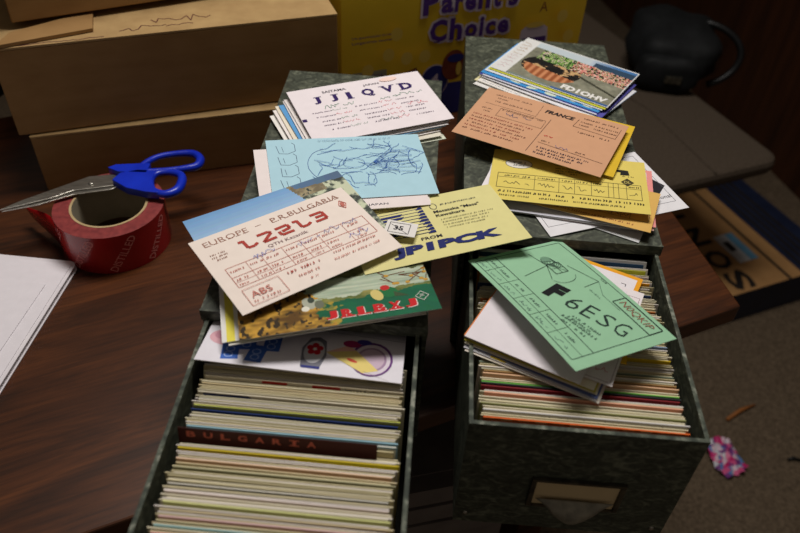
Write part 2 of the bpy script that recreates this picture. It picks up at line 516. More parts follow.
# ------------------------------------------------------------------ cards filed on edge in the drawers
rng = random.Random(5)
def filed(x, ytop, ztop, w_, lean, yaw, roll, face, label, group, strip=None, t=0.0006, name='filed_postcard', extra=None):
    """upright card whose top edge is at (x, ytop, ztop); lean > 0 tips the top away from the viewer"""
    zb = 0.0184
    h_ = (ztop - zb) / cos(RAD(lean))
    s = Sheet(w_, h_, face, t, edge=tuple(min(255, int(c * 0.98 + 4)) for c in face), n=2)
    if strip: s.rect(-w_ / 2, h_ / 2 - strip[1], w_ / 2, h_ / 2 - 0.0001, strip[0])
    if extra: extra(s, w_, h_)
    R_ = Matrix.Rotation(RAD(yaw), 4, 'Z') @ Matrix.Rotation(RAD(90 - lean), 4, 'X') @ Matrix.Rotation(RAD(roll), 4, 'Z')
    c = Vector((x, ytop, ztop)) - (R_ @ Vector((0, h_ / 2 - abs(sin(RAD(roll))) * w_ / 2, 0)))
    o = s.b.build(name, PAPER, None, c, R_.to_euler())
    return tag(o, label, 'card', group)
cream = [(222, 212, 184), (214, 203, 172), (228, 220, 198), (206, 196, 166), (226, 214, 180), (218, 210, 190), (196, 186, 156), (230, 222, 204), (222, 206, 176), (210, 204, 184)]
cream = [(a - 6, b_ - 7, c_ - 16) for a, b_, c_ in cream]

# left drawer: y of each card from the back to the front, with the coloured ones the photo shows
TOPL = 0.1085
left_special = {
 6: dict(face=(206, 196, 168), label='beige card with a line of black typing, just in front of the flower envelope', extra=lambda s, w_, h_: (s.text('Hi your cards today...  73 direct', -0.045, h_ / 2 - 0.0044, 0.062, 0.0026, (40, 36, 34), 0.01), s.small(-0.045, h_ / 2 - 0.0085, 0.03, 0.0022, (60, 56, 50)))),
 9: dict(face=(224, 212, 184), label='cream card with two red dashes on its top edge, behind the navy tab', extra=lambda s, w_, h_: (s.rect(-0.030, h_ / 2 - 0.0024, -0.012, h_ / 2 - 0.0003, (196, 52, 40)), s.rect(0.006, h_ / 2 - 0.0026, 0.026, h_ / 2 - 0.0003, (190, 48, 38)), s.small(0.026, h_ / 2 - 0.0032, 0.03, 0.0022, (50, 44, 44)))),
 14: dict(face=(226, 218, 196), label='cream card with a navy blue block at the left of its top edge', extra=lambda s, w_, h_: (s.poly([(-0.069, h_ / 2 - 0.0042), (-0.030, h_ / 2 - 0.0042), (-0.037, h_ / 2 - 0.0008), (-0.069, h_ / 2 - 0.0008)], (22, 38, 108)),)),
 18: dict(face=(196, 202, 92), label='lime green card with a blue line above it in the left drawer', strip=((206, 214, 196), 0.0007)),
 19: dict(face=(30, 52, 110), label='dark blue card directly in front of the lime green one'),
 24: dict(face=(156, 198, 216), label='light blue card showing at the right end of the brown divider'),
 25: dict(face=(226, 226, 214), label='white card with a pale blue stripe, right behind the brown divider', strip=((110, 168, 200), 0.0012)),
 30: dict(face=(214, 190, 44), label='bright yellow card in front of the brown divider', extra=lambda s, w_, h_: s.rect(0.005, h_ / 2 - 0.006, w_ / 2, h_ / 2 - 0.0002, (240, 224, 30))),
 33: dict(face=(232, 196, 162), label='peach card two behind the olive grey one in the left drawer'),
 35: dict(face=(160, 156, 122), label='olive grey card in the left drawer behind the blue-lined one'),
 39: dict(face=(214, 210, 196), label='pale card with a dark blue top line in the left drawer', strip=((40, 44, 120), 0.0010)),
 41: dict(face=(228, 214, 208), label='pinkish white card below the blue-lined one in the left drawer'),
 44: dict(face=(212, 214, 140), label='pale lime card near the front of the left drawer'),
 47: dict(face=(214, 176, 176), label='dusty pink card near the front of the left drawer'),
 49: dict(face=(150, 186, 188), label='pale teal card near the bottom of the photo in the left drawer'),
 51: dict(face=(206, 150, 140), label='salmon red card at the very bottom of the left drawer'),
}
def file_row(x, ys, special, div, labels, ztop, dx, lean0, lean1):
    """places from the back to the front, each with a card and, unless it is a coloured one, a second card close in front"""
    n = len(ys) - 1
    for i, y0 in enumerate(ys):
        for half in (0, 1):
            sp = special.get(i)
            step = y0 - ys[i + 1] if i < n else 0
            if half and (sp or i == n or i == div): continue
            y = y0 - half * 0.5 * step
            t_ = (y - ys[-1]) / (ys[0] - ys[-1])
            zt = ztop + 0.0009 * sin(i * 0.9) + rng.uniform(-0.0010, 0.0008) + (0.0006 if sp else 0)
            zt -= dx(i)
            if sp is None:
                face = cream[rng.randrange(len(cream))]
                if rng.random() < 0.25: face = (222, 214, 206)
                lb, gp = labels[0] if i <= div else labels[1]
                q = dict(face=face, label=lb, group=gp)
            else: q = sp
            filed(x + rng.uniform(-0.0018, 0.0018), y, zt, 0.1425 + rng.uniform(-0.003, 0.003), lean0 + lean1 * t_ ** 1.3, -0.5 + rng.uniform(-0.08, 0.08), rng.uniform(-0.35, 0.2),
                  q['face'], q['label'], q.get('group'), q.get('strip'), extra=q.get('extra'), t=0.0010 if sp else 0.00085)
LYS = [0.352 - i * 0.00285 for i in range(58)]
file_row(-0.0765, LYS, left_special, 26,
         (('cream postcard filed on edge behind the dark brown divider, left drawer', 'cream cards behind the brown divider'),
          ('cream postcard filed on edge in front of the dark brown divider, left drawer', 'cream cards in front of the brown divider')),
         0.1290, lambda i: 0.006 if i < 4 else 0.0042 if i in (27, 28) else 0.0, 3.5, 22)
# the brown BULGARIA index divider
lean_ = 3.5 + 22 * (1 - 26.6 / 57) ** 1.3
hd = (0.1375 - 0.0184) / cos(RAD(lean_))
s = Sheet(0.132, hd, (74, 28, 20), 0.0006, edge=(60, 22, 16), n=2)
for i, ch in enumerate('BULGARIA'):
    yb_ = hd / 2 - 0.0072
    s.text(ch, (-0.0605 if ch != 'I' else -0.0586) + i * 0.01145, yb_, 0.0062 if ch != 'I' else 0.0024, 0.0050, (206, 104, 82), 0.035)
    if ch in 'IL': s.rect(-0.0607 + i * 0.01145, yb_ - 0.0002, -0.0541 + i * 0.01145, yb_ + 0.0007, (206, 104, 82))
    if ch == 'I': s.rect(-0.0607 + i * 0.01145, yb_ + 0.0043, -0.0541 + i * 0.01145, yb_ + 0.0052, (206, 104, 82))
R_ = Matrix.Rotation(RAD(-0.5), 4, 'Z') @ Matrix.Rotation(RAD(90 - lean_), 4, 'X')
c = Vector((-0.0840, 0.352 - 26.55 * 0.00285, 0.1375)) - R_ @ Vector((0, hd / 2, 0))
tag(s.b.build('index_divider', PAPER, None, c, R_.to_euler()), 'dark brown index divider lettered BULGARIA in the left drawer', 'divider')

# right drawer
right_special = {
 0.491: dict(face=(150, 148, 140), label='grey card at the very back of the right drawer'),
 0.4885: dict(face=(196, 192, 186), label='light grey card behind the dark blue one in the right drawer'),
 0.486: dict(face=(36, 66, 96), label='dark blue card at the back of the right drawer'),
 0.477: dict(face=(196, 196, 60), label='yellow-green card at the back of the right drawer'),
 0.47: dict(face=(214, 196, 190), label='pinkish grey card behind the orange-edged one'),
 0.462: dict(face=(240, 166, 30), label='orange-yellow card at the back of the right drawer'),
 0.447: dict(face=(60, 74, 110), label='blue grey card by the right wall of the right drawer'),
 0.43: dict(face=(206, 120, 60), label='brownish orange card by the right wall of the right drawer'),
 0.403: dict(face=(196, 184, 60), label='olive yellow card under the tip of the green F6ESG card', extra=lambda s, w_, h_: s.rect(w_ / 2 - 0.012, h_ / 2 - 0.012, w_ / 2, h_ / 2 - 0.0002, (120, 138, 160))),
 0.392: dict(face=(150, 170, 194), label='pale blue card below the green F6ESG card tip'),
 0.377: dict(face=(232, 196, 30), label='bright yellow card at the right side of the right drawer'),
 0.362: dict(face=(140, 152, 132), label='grey green card between the bright yellow and tan ones'),
 0.352: dict(face=(172, 136, 84), label='tan brown card behind the grass green one'),
 0.3485: dict(face=(236, 190, 150), label='pale peach card behind the grass green one'),
 0.344: dict(face=(98, 176, 64), label='grass green card in the right drawer'),
 0.34: dict(face=(40, 44, 44), label='black card just in front of the grass green one'),
 0.336: dict(face=(128, 26, 34), label='dark red card in the right drawer'),
 0.332: dict(face=(240, 172, 140), label='salmon card in front of the dark red one'),
 0.323: dict(face=(146, 146, 92), label='olive green card near the front of the right drawer'),
 0.317: dict(face=(206, 202, 200), label='grey white card with ink marks, second from the front of the right drawer', extra=lambda s, w_, h_: (s.script(0.012, h_ / 2 - 0.0078, 0.045, 0.006, (70, 70, 76), 0.0003), s.script(-0.035, h_ / 2 - 0.0055, 0.035, 0.003, (40, 40, 40), 0.0006))),
 0.3108: dict(face=(226, 96, 22), label='orange card at the very front of the right drawer', extra=lambda s, w_, h_: [s.rect(-w_ / 2 + 0.012 * k, h_ / 2 - 0.0008 - 0.0008 * (k % 2), -w_ / 2 + 0.012 * k + 0.008, h_ / 2 - 0.0001, (246, 200, 150)) for k in range(0, 11)]),
}
RYS = [0.4910 - 0.0034 * i for i in range(14)]
RYS += [RYS[-1] - (RYS[-1] - 0.3108) * (i + 1) / 46 for i in range(46)]
right_at = {}
for yk, spk in right_special.items():
    k = min(range(len(RYS)), key=lambda i: abs(RYS[i] - yk) + (9 if i in right_at else 0))
    right_at[k] = spk
file_row(0.1225, RYS, right_at, 28,
         (('pale postcard filed on edge in the back half of the right drawer', 'pale cards at the back of the right drawer'),
          ('pale postcard filed on edge in the front half of the right drawer', 'pale cards at the front of the right drawer')),
         0.1285, lambda i: 0.001 if i < 20 else 0.0, 1.2, 26)

# ------------------------------------------------------------------ loose cards on top
POSE = {
'JJ1': (0.147,0.0935,(-0.0626,0.6629,0.1600),(3.14,0.33,26.87)),
'SK': (0.146,0.091,(-0.0693,0.5550,0.1588),(2.56,2.39,15.76)),
'SKU': (0.146,0.094,(-0.0768,0.5386,0.1571),(2.76,2.16,20.87)),
'JR1': (0.146,0.0905,(-0.0635,0.4014,0.1552),(-7.50,-1.82,16.73)),
'JR1U': (0.146,0.0905,(-0.0788,0.4078,0.1477),(-0.80,-1.35,16.49)),
'JP1': (0.142,0.089,(0.0084,0.4844,0.1543),(-5.89,-2.48,21.95)),
'SKY': (0.143,0.09,(-0.1108,0.4625,0.1596),(1.73,-1.02,35.68)),
'LZ': (0.141,0.091,(-0.0973,0.4357,0.1627),(1.26,1.22,40.24)),
'FD': (0.142,0.0905,(0.1474,0.7775,0.1546),(1.01,-0.03,-31.08)),
'FR': (0.149,0.0925,(0.1083,0.6331,0.1647),(2.56,-0.47,-24.11)),
'FRU': (0.149,0.0925,(0.1204,0.6403,0.1562),(-0.08,-0.12,-22.50)),
'YE': (0.142,0.089,(0.1305,0.5664,0.1540),(-3.78,-2.89,-6.65)),
'YE2': (0.14,0.09,(0.1426,0.5641,0.1498),(-0.84,-1.99,-18.72)),
'IN': (0.14,0.092,(0.1576,0.5642,0.1455),(0.27,-0.82,22.68)),
'F6': (0.141,0.093,(0.1154,0.4135,0.1531),(-5.75,-6.03,-59.23)),
'K1': (0.09,0.142,(0.1098,0.4193,0.1418),(0.99,-1.89,-26.37)),
'K2': (0.09,0.142,(0.1270,0.4207,0.1403),(0.43,-1.01,-22.01)),
}
K_ = (38, 34, 40)

# --- JJ1QVD
w_, h_, loc, rot = POSE['JJ1']
s = Sheet(w_, h_, (238, 228, 232)); PU = (46, 24, 92)
s.text('SAITAMA', -0.039, 0.0335, 0.026, 0.0042, (40, 32, 52), 0.02)
s.text('JAPAN', 0.006, 0.0335, 0.018, 0.0042, (40, 32, 52), 0.02)
xs = [-0.052, -0.034, -0.0165, 0.000, 0.0225, 0.043]
for ch, x in zip('JJ1QVD', xs):
    ww = 0.0075 if ch == 'J' else 0.005 if ch == '1' else 0.0135
    s.text(ch, x, 0.0165 if ch != 'Q' else 0.0150, ww, 0.0125 if ch != 'Q' else 0.0145, PU, 0.045)
    if ch in 'J': s.rect(x + ww - 0.006, 0.0282, x + ww + 0.0022, 0.0294, PU)
    if ch == '1': s.rect(x - 0.001, 0.0162, x + 0.0068, 0.0174, PU)
    if ch == 'V': s.rect(x - 0.002, 0.0282, x + 0.0045, 0.0292, PU); s.rect(x + 0.0095, 0.0282, x + 0.0155, 0.0292, PU)
    if ch == 'D': s.rect(x - 0.0022, 0.0282, x + 0.003, 0.0292, PU); s.rect(x - 0.0022, 0.0163, x + 0.003, 0.0173, PU)
s.rect(-0.073, -0.010, -0.0685, -0.0055, PU)
GR, RR = (60, 128, 96), (214, 92, 104)
s.script(-0.045, 0.006, 0.032, 0.006, GR, 0.0005); s.script(0.015, 0.006, 0.02, 0.005, GR, 0.0004); s.script(0.032, 0.0075, 0.032, 0.006, GR, 0.0005)
for r_, (yy, xa, xb) in enumerate([(0.001, -0.06, 0.065), (-0.007, -0.058, 0.066), (-0.015, -0.055, 0.066), (-0.022, -0.055, 0.064), (-0.030, -0.05, 0.062)]):
    s.small(xa, yy, 0.020, 0.0018, (90, 70, 100)); s.small(xa + 0.045, yy, 0.024, 0.0018, (90, 70, 100)); s.small(xa + 0.09, yy, 0.02, 0.0018, (90, 70, 100))
    s.script(xa + 0.02, yy, 0.018, 0.0034, RR if r_ % 2 else GR, 0.0003); s.script(xa + 0.07, yy, 0.016, 0.0036, RR, 0.0003)
s.script(0.038, -0.012, 0.022, 0.005, (220, 80, 96), 0.0004); s.script(0.0, -0.031, 0.03, 0.008, (60, 110, 90), 0.0004)
s.ell(0.036, 0.040, 0.010, 0.004, (246, 216, 206))
s.place('postcard', loc, rot, 'white card with purple letters JJ1QVD, top of the back pile on the left file')

# fan of cards under it
fan = [(-0.004, -0.001, 0.4, (236, 228, 224)), (-0.006, -0.002, -0.6, (232, 226, 226)), (-0.010, -0.004, 1.4, (132, 182, 224)), (-0.014, -0.003, 0.5, (236, 226, 206)), (-0.017, -0.006, 1.5, (240, 232, 228)), (-0.016, -0.010, -0.4, (226, 220, 204)), (-0.021, -0.009, 2.2, (240, 236, 230)), (-0.012, -0.011, -1.2, (220, 224, 204))]
for i, (dx, dy, dr_, col) in enumerate(fan):
    s = Sheet(0.146, 0.092, col, 0.0005)
    if i == 2:
        s.rect(-0.073, -0.046, -0.060, 0.046, (96, 160, 214)); s.text('JA', -0.062, -0.035, 0.006, 0.006, (40, 70, 140), 0.02)
    if i == 6:
        s.text('UR2RDU', -0.055, -0.020, 0.030, 0.0046, (30, 28, 40), 0.03, rot=0)
    lab = {2: 'light blue card poking out left of the JJ1QVD card', 6: 'white card with small black callsign, leftmost corner of the back pile'}.get(i)
    lb = lab or 'pale card edge in the fanned pile under the JJ1QVD card'
    a = RAD(26.9)
    s.place('postcard', (loc[0] + dx * cos(a) - dy * sin(a), loc[1] + dx * sin(a) + dy * cos(a), 0.1552 - i * 0.0016), (1.2, 0.1, 26.87 + dr_), lb, 'card', None if lab else 'pale cards under the JJ1QVD card')

# --- light blue sketch card and the pale ones under it
w_, h_, loc, rot = POSE['SK']
s = Sheet(w_, h_, (176, 214, 228)); BL = (50, 96, 172)
r2 = random.Random(11)
for k in range(5):                              # tall handwriting down the left side
    x, y = -0.066, 0.036 - k * 0.017
    s.line([(x + r2.uniform(0, .004), y), (x + 0.004, y - 0.012), (x + 0.012, y - 0.013), (x + 0.019, y - 0.009), (x + 0.019, y + 0.001), (x + 0.0165, y + 0.004)], 0.0005, (70, 82, 110))
    s.line([(x + 0.007, y - 0.002), (x + 0.008, y - 0.010)], 0.0004, (70, 82, 110))
s.line([(-0.018 + 0.020 * cos(RAD(a)) * 1.0, 0.004 + 0.024 * sin(RAD(a)) + r2.uniform(-0.0006, 0.0006)) for a in range(100, 262, 9)], 0.0005, (70, 90, 150))
for k in range(64):
    x, y = r2.gauss(0.018, 0.030), r2.gauss(0.004, 0.018); a = r2.uniform(-0.5, 0.5) + (0.4 if x > 0.03 else -0.2)
    if abs(x) > 0.062 or abs(y) > 0.036: continue
    pts = [(x, y)]
    for q in range(6):
        a += r2.uniform(-0.6, 0.6); pts.append((pts[-1][0] + 0.0034 * cos(a), pts[-1][1] + 0.0028 * sin(a)))
    s.line(pts, 0.0004, BL)
for k in range(9):
    y = 0.020 - k * 0.004
    s.line([(0.022, 0.004), (0.040, y + 0.002), (0.060, y + r2.uniform(-.003, .005))], 0.0004, BL)
s.oval(0.004, 0.004, 0.010, 0.007, 0.0004, BL); s.oval(0.062, 0.006, 0.006, 0.014, 0.0005, BL, a0=60, a1=300)
s.script(-0.025, 0.039, 0.07, 0.002, (80, 110, 150), 0.0003)
s.place('postcard', (loc[0], loc[1], loc[2] + 0.0002), rot, 'light blue card with a blue pen sketch, middle pile on the left file')
w_, h_, loc2, rot2 = POSE['SKU']
s = Sheet(w_, h_, (238, 226, 224))
s.text('JAPAN', 0.018, -0.0435, 0.018, 0.0034, (40, 40, 60), 0.01)
s.place('postcard', (loc2[0], loc2[1] + 0.001, loc2[2] + 0.0008), (rot2[0], rot2[1], 16.5), 'pinkish white card reading JAPAN on its lower edge, under the blue sketch card')
for i, (dx, dy, dr_, col, lb) in enumerate([(0.002, 0.001, 0.6, (236, 228, 218), None), (0.006, 0.004, 1.4, (240, 232, 226), None), (0.003, -0.0015, 0.4, (232, 222, 148), 'pale yellow card showing under the JAPAN card'), (0.010, 0.006, -0.6, (222, 212, 210), None)]):
    s = Sheet(0.144, 0.092, col, 0.0005)
    s.place('postcard', (loc2[0] + dx, loc2[1] + dy + 0.001, loc2[2] - 0.0014 * (i + 1)), (2.7, 2.0, 16.5 + dr_), lb or 'pale card edge in the pile under the light blue sketch card', 'card', None if lb else 'pale cards under the sketch card')

# --- sky and rock photo card
w_, h_, loc, rot = POSE['SKY']
s = Sheet(w_, h_, (226, 230, 232))
def sky_fn(u_, v_):
    n = nz(u_ * 9, v_ * 7, 1.0, 3.1) + 0.6 * nz(u_ * 24, v_ * 20, 1.0, 8) + 0.5 * nz(u_ * 60, v_ * 40, 1.0, 18)
    ridge = 0.70 + 0.20 * (u_ > 0.74) * (1 - abs(u_ - 0.86) * 4) + 0.03 * nz(u_ * 30, 0, 1, 2)
    edge = 0.70 - (v_ - 0.75) * 0.22
    if u_ < edge:
        return mixc((176, 204, 232), (110, 160, 212), (v_ - 0.55) * 2.1 - u_ * 0.15)
    if v_ > 0.93 - (u_ - edge) * 0.12 and u_ > edge + 0.03: return mixc((104, 146, 196), (84, 110, 140), u_)
    if v_ > 0.80 and u_ < 0.86 and n > -0.35: return mixc((186, 172, 136), (120, 108, 84), 0.5 + n)
    return mixc((60, 70, 60), (206, 210, 184), 0.55 + n * 1.9)
s.picture(-w_ / 2, -h_ / 2, w_ / 2, h_ / 2, 130, 84, sky_fn)
s.place('photo_postcard', (loc[0], loc[1], loc[2] + 0.0012), rot, 'photo card of blue sky over a rocky ruin, under the LZ2LE card', mat=GLOSSY)
# little corner of a stamped white card
s = Sheet(0.026, 0.018, (230, 226, 222)); s.frame(-0.010, -0.0065, 0.007, 0.0065, 0.0006, K_); s.text('35', -0.006, -0.003, 0.008, 0.006, K_, 0.03); s.line([(-0.009, 0.004), (0.006, -0.006)], 0.0005, K_)
p = at(401, 229, 0.1605)
s.place('stamped_slip', (p.x, p.y, 0.1612), (-2, 0, -8), 'tiny white slip with a black 35 stamp, between the LZ2LE and JP1PCK cards', 'slip')

# --- JR1BXJ landscape card
w_, h_, loc, rot = POSE['JR1']
s = Sheet(w_, h_, (206, 206, 190))
def jr_fn(u_, v_):
    n = nz(u_ * 9, v_ * 9, 1.0, 1.3) + 0.6 * nz(u_ * 26, v_ * 30, 1.0, 5)
    n2 = nz(u_ * 46, v_ * 20, 1.0, 15)
    if u_ < 0.45 - v_ * 0.25 + 0.06 * n:
        return mixc((96, 70, 26), (206, 158, 62), 0.45 + n * 0.9) if n2 > -0.28 else (54, 44, 28)
    g = 0.30 + 0.10 * (u_ - 0.5) + 0.03 * n
    if v_ < g:
        if u_ < 0.48 + 0.06 * n and n > -0.15: return (176, 150, 56) if n2 > 0 else (120, 130, 60)
        return mixc((10, 92, 62), (18, 108, 74), 0.5 + n * 0.5)
    if v_ < g + 0.05: return mixc((98, 112, 56), (150, 146, 82), 0.5 + n)
    if v_ < 0.62 + 0.04 * n: return mixc((150, 168, 146), (206, 214, 190), 0.5 + 0.8 * nz(u_ * 5, v_ * 40, 1, 7))
    if v_ < 0.72 + 0.05 * n: return mixc((86, 92, 56), (150, 146, 96), 0.5 + n)
    return mixc((186, 190, 164), (216, 216, 190), 0.5 + n)
s.picture(-w_ / 2, -h_ / 2, w_ / 2, h_ / 2, 150, 96, jr_fn)
r2 = random.Random(4)
s.ell(-0.021, -0.016, 0.0045, 0.0075, (176, 178, 160), rot=20); s.ell(-0.019, -0.0125, 0.0026, 0.0035, (60, 70, 60)); s.ell(-0.024, -0.022, 0.003, 0.003, (230, 226, 210)); s.ell(-0.0135, -0.019, 0.0035, 0.005, (110, 114, 96))
s.tf = (1.15, -0.004, -0.012)
s.ell(0.0375, -0.004, 0.0065, 0.0055, (24, 110, 60), rot=-25); s.ell(0.036, 0.001, 0.0032, 0.0028, (196, 44, 40)); s.ell(0.0295, -0.0055, 0.0038, 0.0060, (214, 196, 120), rot=15); s.poly([(0.041, -0.004), (0.050, -0.0105), (0.0405, -0.0095)], (60, 80, 50))
for k in range(9):
    x = 0.038 + 0.03 * r2.random(); y = 0.002 + 0.018 * r2.random()
    s.line([(x, y), (x + r2.uniform(-.012, .012), y + r2.uniform(0, 0.01)), (x + r2.uniform(-.012, .014), y + r2.uniform(0.002, 0.014))], 0.0007, (110, 66, 40))
    s.ell(x, y, 0.0016, 0.0014, (196, 150, 60))
s.tf = (1.0, 0.0, 0.0)
for dx, cc in ((0.0006, (240, 232, 226)), (0, (204, 28, 34))):
    for i, ch in enumerate('JR1BXJ'):
        x = -0.011 + i * 0.0118 + dx
        s.text(ch, x, -0.0385 - dx, 0.0088 if ch != '1' else 0.005, 0.0092, cc, 0.06)
        if ch in 'RBX1': s.rect(x - 0.001, -0.0387 - dx, x + 0.0095, -0.0373 - dx, cc)
s.line([(0.0625, -0.033), (0.0675, -0.0275), (0.0625, -0.022), (0.0575, -0.0275), (0.0625, -0.033)], 0.0005, (220, 220, 210)); s.text('JR', 0.0605, -0.029, 0.004, 0.0035, (220, 220, 210))
s.place('photo_postcard', loc, rot, 'green lake landscape card with red letters JR1BXJ, lowest on the left file', mat=GLOSSY)
w_, h_, loc2, rot2 = POSE['JR1U']
def jru(col, dx, dz, dr_, lb, stripe=False):
    s = Sheet(w_, h_, col, 0.0006)
    if stripe:
        s.rect(-w_ / 2 + 0.0035, -h_ / 2, -w_ / 2 + 0.0095, h_ / 2, (236, 222, 84))
        for k in range(9): s.line([(-w_ / 2 + 0.014, -0.040 + k * 0.009), (-w_ / 2 + 0.024, -0.040 + k * 0.009)], 0.0004, (90, 90, 90))
    s.place('postcard', (loc2[0] + dx, loc2[1], loc2[2] + dz), (rot2[0], rot2[1], rot2[2] + dr_), lb)
jru((236, 234, 230), 0, 0.0007, 0, 'white card with a yellow stripe down its left edge, under the JR1BXJ card', True)
jru((222, 218, 204), 0.004, -0.0008, 0.8, 'plain cream card lying lowest under the yellow-striped card, left file')

# --- LZ2LE
w_, h_, loc, rot = POSE['LZ']
s = Sheet(w_, h_, (240, 226, 216)); BR = (150, 104, 88); RD = (176, 62, 52); PK = (196, 116, 104)
def serif(t, x, y, w1, h1, col):
    s.text(t, x, y, w1, h1, col, 0.0)
    n = len(t)
    for i, ch in enumerate(t):
        if ch in ' .-': continue
        cx = x + w1 * (i + 0.5) / n
        s.rect(cx - h1 * 0.36, y - 0.0001, cx + h1 * 0.36, y + h1 * 0.09, col)
serif('EUROPE', -0.062, 0.0335, 0.038, 0.0060, BR)
s.rect(-0.017, 0.0362, -0.012, 0.0368, BR)
serif('P.R.BULGARIA', -0.003, 0.0335, 0.064, 0.0058, BR)
def seg(x, y, pts, wd=0.0027): s.line([(x + a, y + c) for a, c in pts], wd, RD)
X, Y = -0.038, 0.0155
seg(X, Y, [(0.0, 0.010), (0.004, 0.0098)]); seg(X, Y, [(0.004, 0.0105), (0.0045, 0.001), (0.010, 0.0008), (0.0135, 0.0028)])
X += 0.0165; seg(X, Y, [(0.0, 0.010), (0.010, 0.010), (0.0115, 0.008), (0.002, 0.001), (0.0015, 0.0005), (0.013, 0.0008)])
X += 0.016; seg(X, Y, [(0.0, 0.0095), (0.011, 0.0100), (0.0115, 0.0055), (0.004, 0.0045)]); seg(X, Y, [(0.0015, 0.0055), (0.002, 0.0008), (0.013, 0.0008)])
X += 0.016; seg(X, Y, [(0.0, 0.010), (0.004, 0.0098)]); seg(X, Y, [(0.004, 0.0105), (0.0045, 0.001), (0.010, 0.0008), (0.0135, 0.0028)])
X += 0.0165; seg(X, Y, [(0.0, 0.010), (0.011, 0.0098), (0.0115, 0.0008), (0.001, 0.0008)]); seg(X, Y, [(0.003, 0.0055), (0.011, 0.0055)])
s.small(-0.0625, 0.022, 0.012, 0.0018, BR); s.small(-0.0625, 0.0185, 0.013, 0.0018, BR); s.small(-0.0605, 0.0150, 0.009, 0.0018, BR)
s.line([(0.0585, 0.019), (0.062, 0.0245), (0.0585, 0.030), (0.055, 0.0245), (0.0585, 0.019)], 0.0007, PK); s.ell(0.0585, 0.0245, 0.0018, 0.003, PK)
s.text('QTH Kazanlik', -0.020, 0.0075, 0.036, 0.0040, (150, 120, 124), 0.0)
s.frame(-0.060, -0.0195, 0.064, 0.0035, 0.0004, PK); s.line([(-0.060, -0.008), (0.064, -0.008)], 0.0004, PK); s.line([(-0.060, -0.014), (0.020, -0.014)], 0.0003, PK)
for x in (-0.043, -0.030, -0.012, 0.004, 0.020, 0.043): s.line([(x, -0.0195), (x, 0.0035)], 0.0003, PK)
for x in (-0.058, -0.041, -0.028, -0.010, 0.006, 0.022, 0.046):
    s.small(x, -0.0025, 0.011, 0.0022, PK); s.small(x, -0.0125, 0.010, 0.0022, PK); s.small(x, -0.018, 0.009, 0.0018, PK)
s.script(-0.036, 0.001, 0.024, 0.006, (98, 112, 190), 0.0004); s.script(0.0, -0.003, 0.022, 0.005, (98, 112, 190), 0.0003); s.script(0.026, -0.001, 0.032, 0.006, (110, 110, 170), 0.0004); s.script(0.040, -0.016, 0.020, 0.007, (98, 104, 190), 0.0004)
s.frame(-0.060, -0.0415, -0.030, -0.0235, 0.0004, PK); s.text('ABS', -0.0565, -0.0345, 0.017, 0.0065, PK); s.small(-0.057, -0.039, 0.022, 0.0022, PK)
s.small(-0.022, -0.026, 0.030, 0.0026, RD); s.small(0.020, -0.024, 0.040, 0.0022, PK); s.small(-0.016, -0.033, 0.018, 0.0024, PK); s.small(-0.010, -0.039, 0.008, 0.002, PK); s.small(0.015, -0.031, 0.045, 0.0018, PK)
s.place('postcard', (loc[0], loc[1], loc[2] + 0.0016), rot, 'cream card reading EUROPE P.R.BULGARIA LZ2LE in red, topmost on the left file')

# --- JP1PCK
w_, h_, loc, rot = POSE['JP1']
s = Sheet(w_, h_, (224, 216, 150)); NV = (30, 40, 104)
for k in range(11):                             # striped emblem whose bars thicken into an E and an arrow
    y = 0.0375 - k * 0.0046
    s.line([(-0.056, y), (-0.002, y)], 0.0007, NV)
    s.poly([(-0.009 + 0.0035 * abs(math.sin(k * 0.55)), y - 0.0017), (0.0005, y - 0.0017), (0.0005, y + 0.0017), (-0.006 + 0.0035 * abs(math.sin(k * 0.55)), y + 0.0017)], NV)
    if 1 <= k <= 9: s.poly([(-0.048, y - 0.0017), (-0.043, y - 0.0017), (-0.0445, y + 0.0017), (-0.048, y + 0.0017)], NV)
    if k in (3, 4, 8, 9): s.poly([(-0.047, y - 0.0016), (-0.021, y - 0.0016), (-0.018, y + 0.0016), (-0.047, y + 0.0016)], NV)
    if k in (5, 6, 7): s.poly([(-0.047, y - 0.0016), (-0.035, y - 0.0016), (-0.036, y + 0.0016), (-0.047, y + 0.0016)], NV)
s.text('FROM', -0.015, -0.0180, 0.018, 0.0040, (48, 44, 60), 0.01)
s.text('JP1PCK', -0.044, -0.0360, 0.094, 0.0145, NV, 0.06, 0.1)
s.oval(0.0105, 0.027, 0.003, 0.0045, 0.0005, (80, 80, 90)); s.small(0.017, 0.027, 0.034, 0.0020, (70, 70, 80))
s.text('Masataka "Masa"', 0.008, 0.0165, 0.042, 0.0038, (40, 40, 50), 0.015); s.text('Kawahara', 0.008, 0.0105, 0.026, 0.0036, (40, 40, 50), 0.015)
for k in range(4): s.small(0.010, 0.005 - k * 0.0042, 0.048 - 0.004 * k, 0.0016, (130, 126, 96))
s.place('postcard', loc, rot, 'pale yellow card with navy letters JP1PCK bridging the two file boxes')

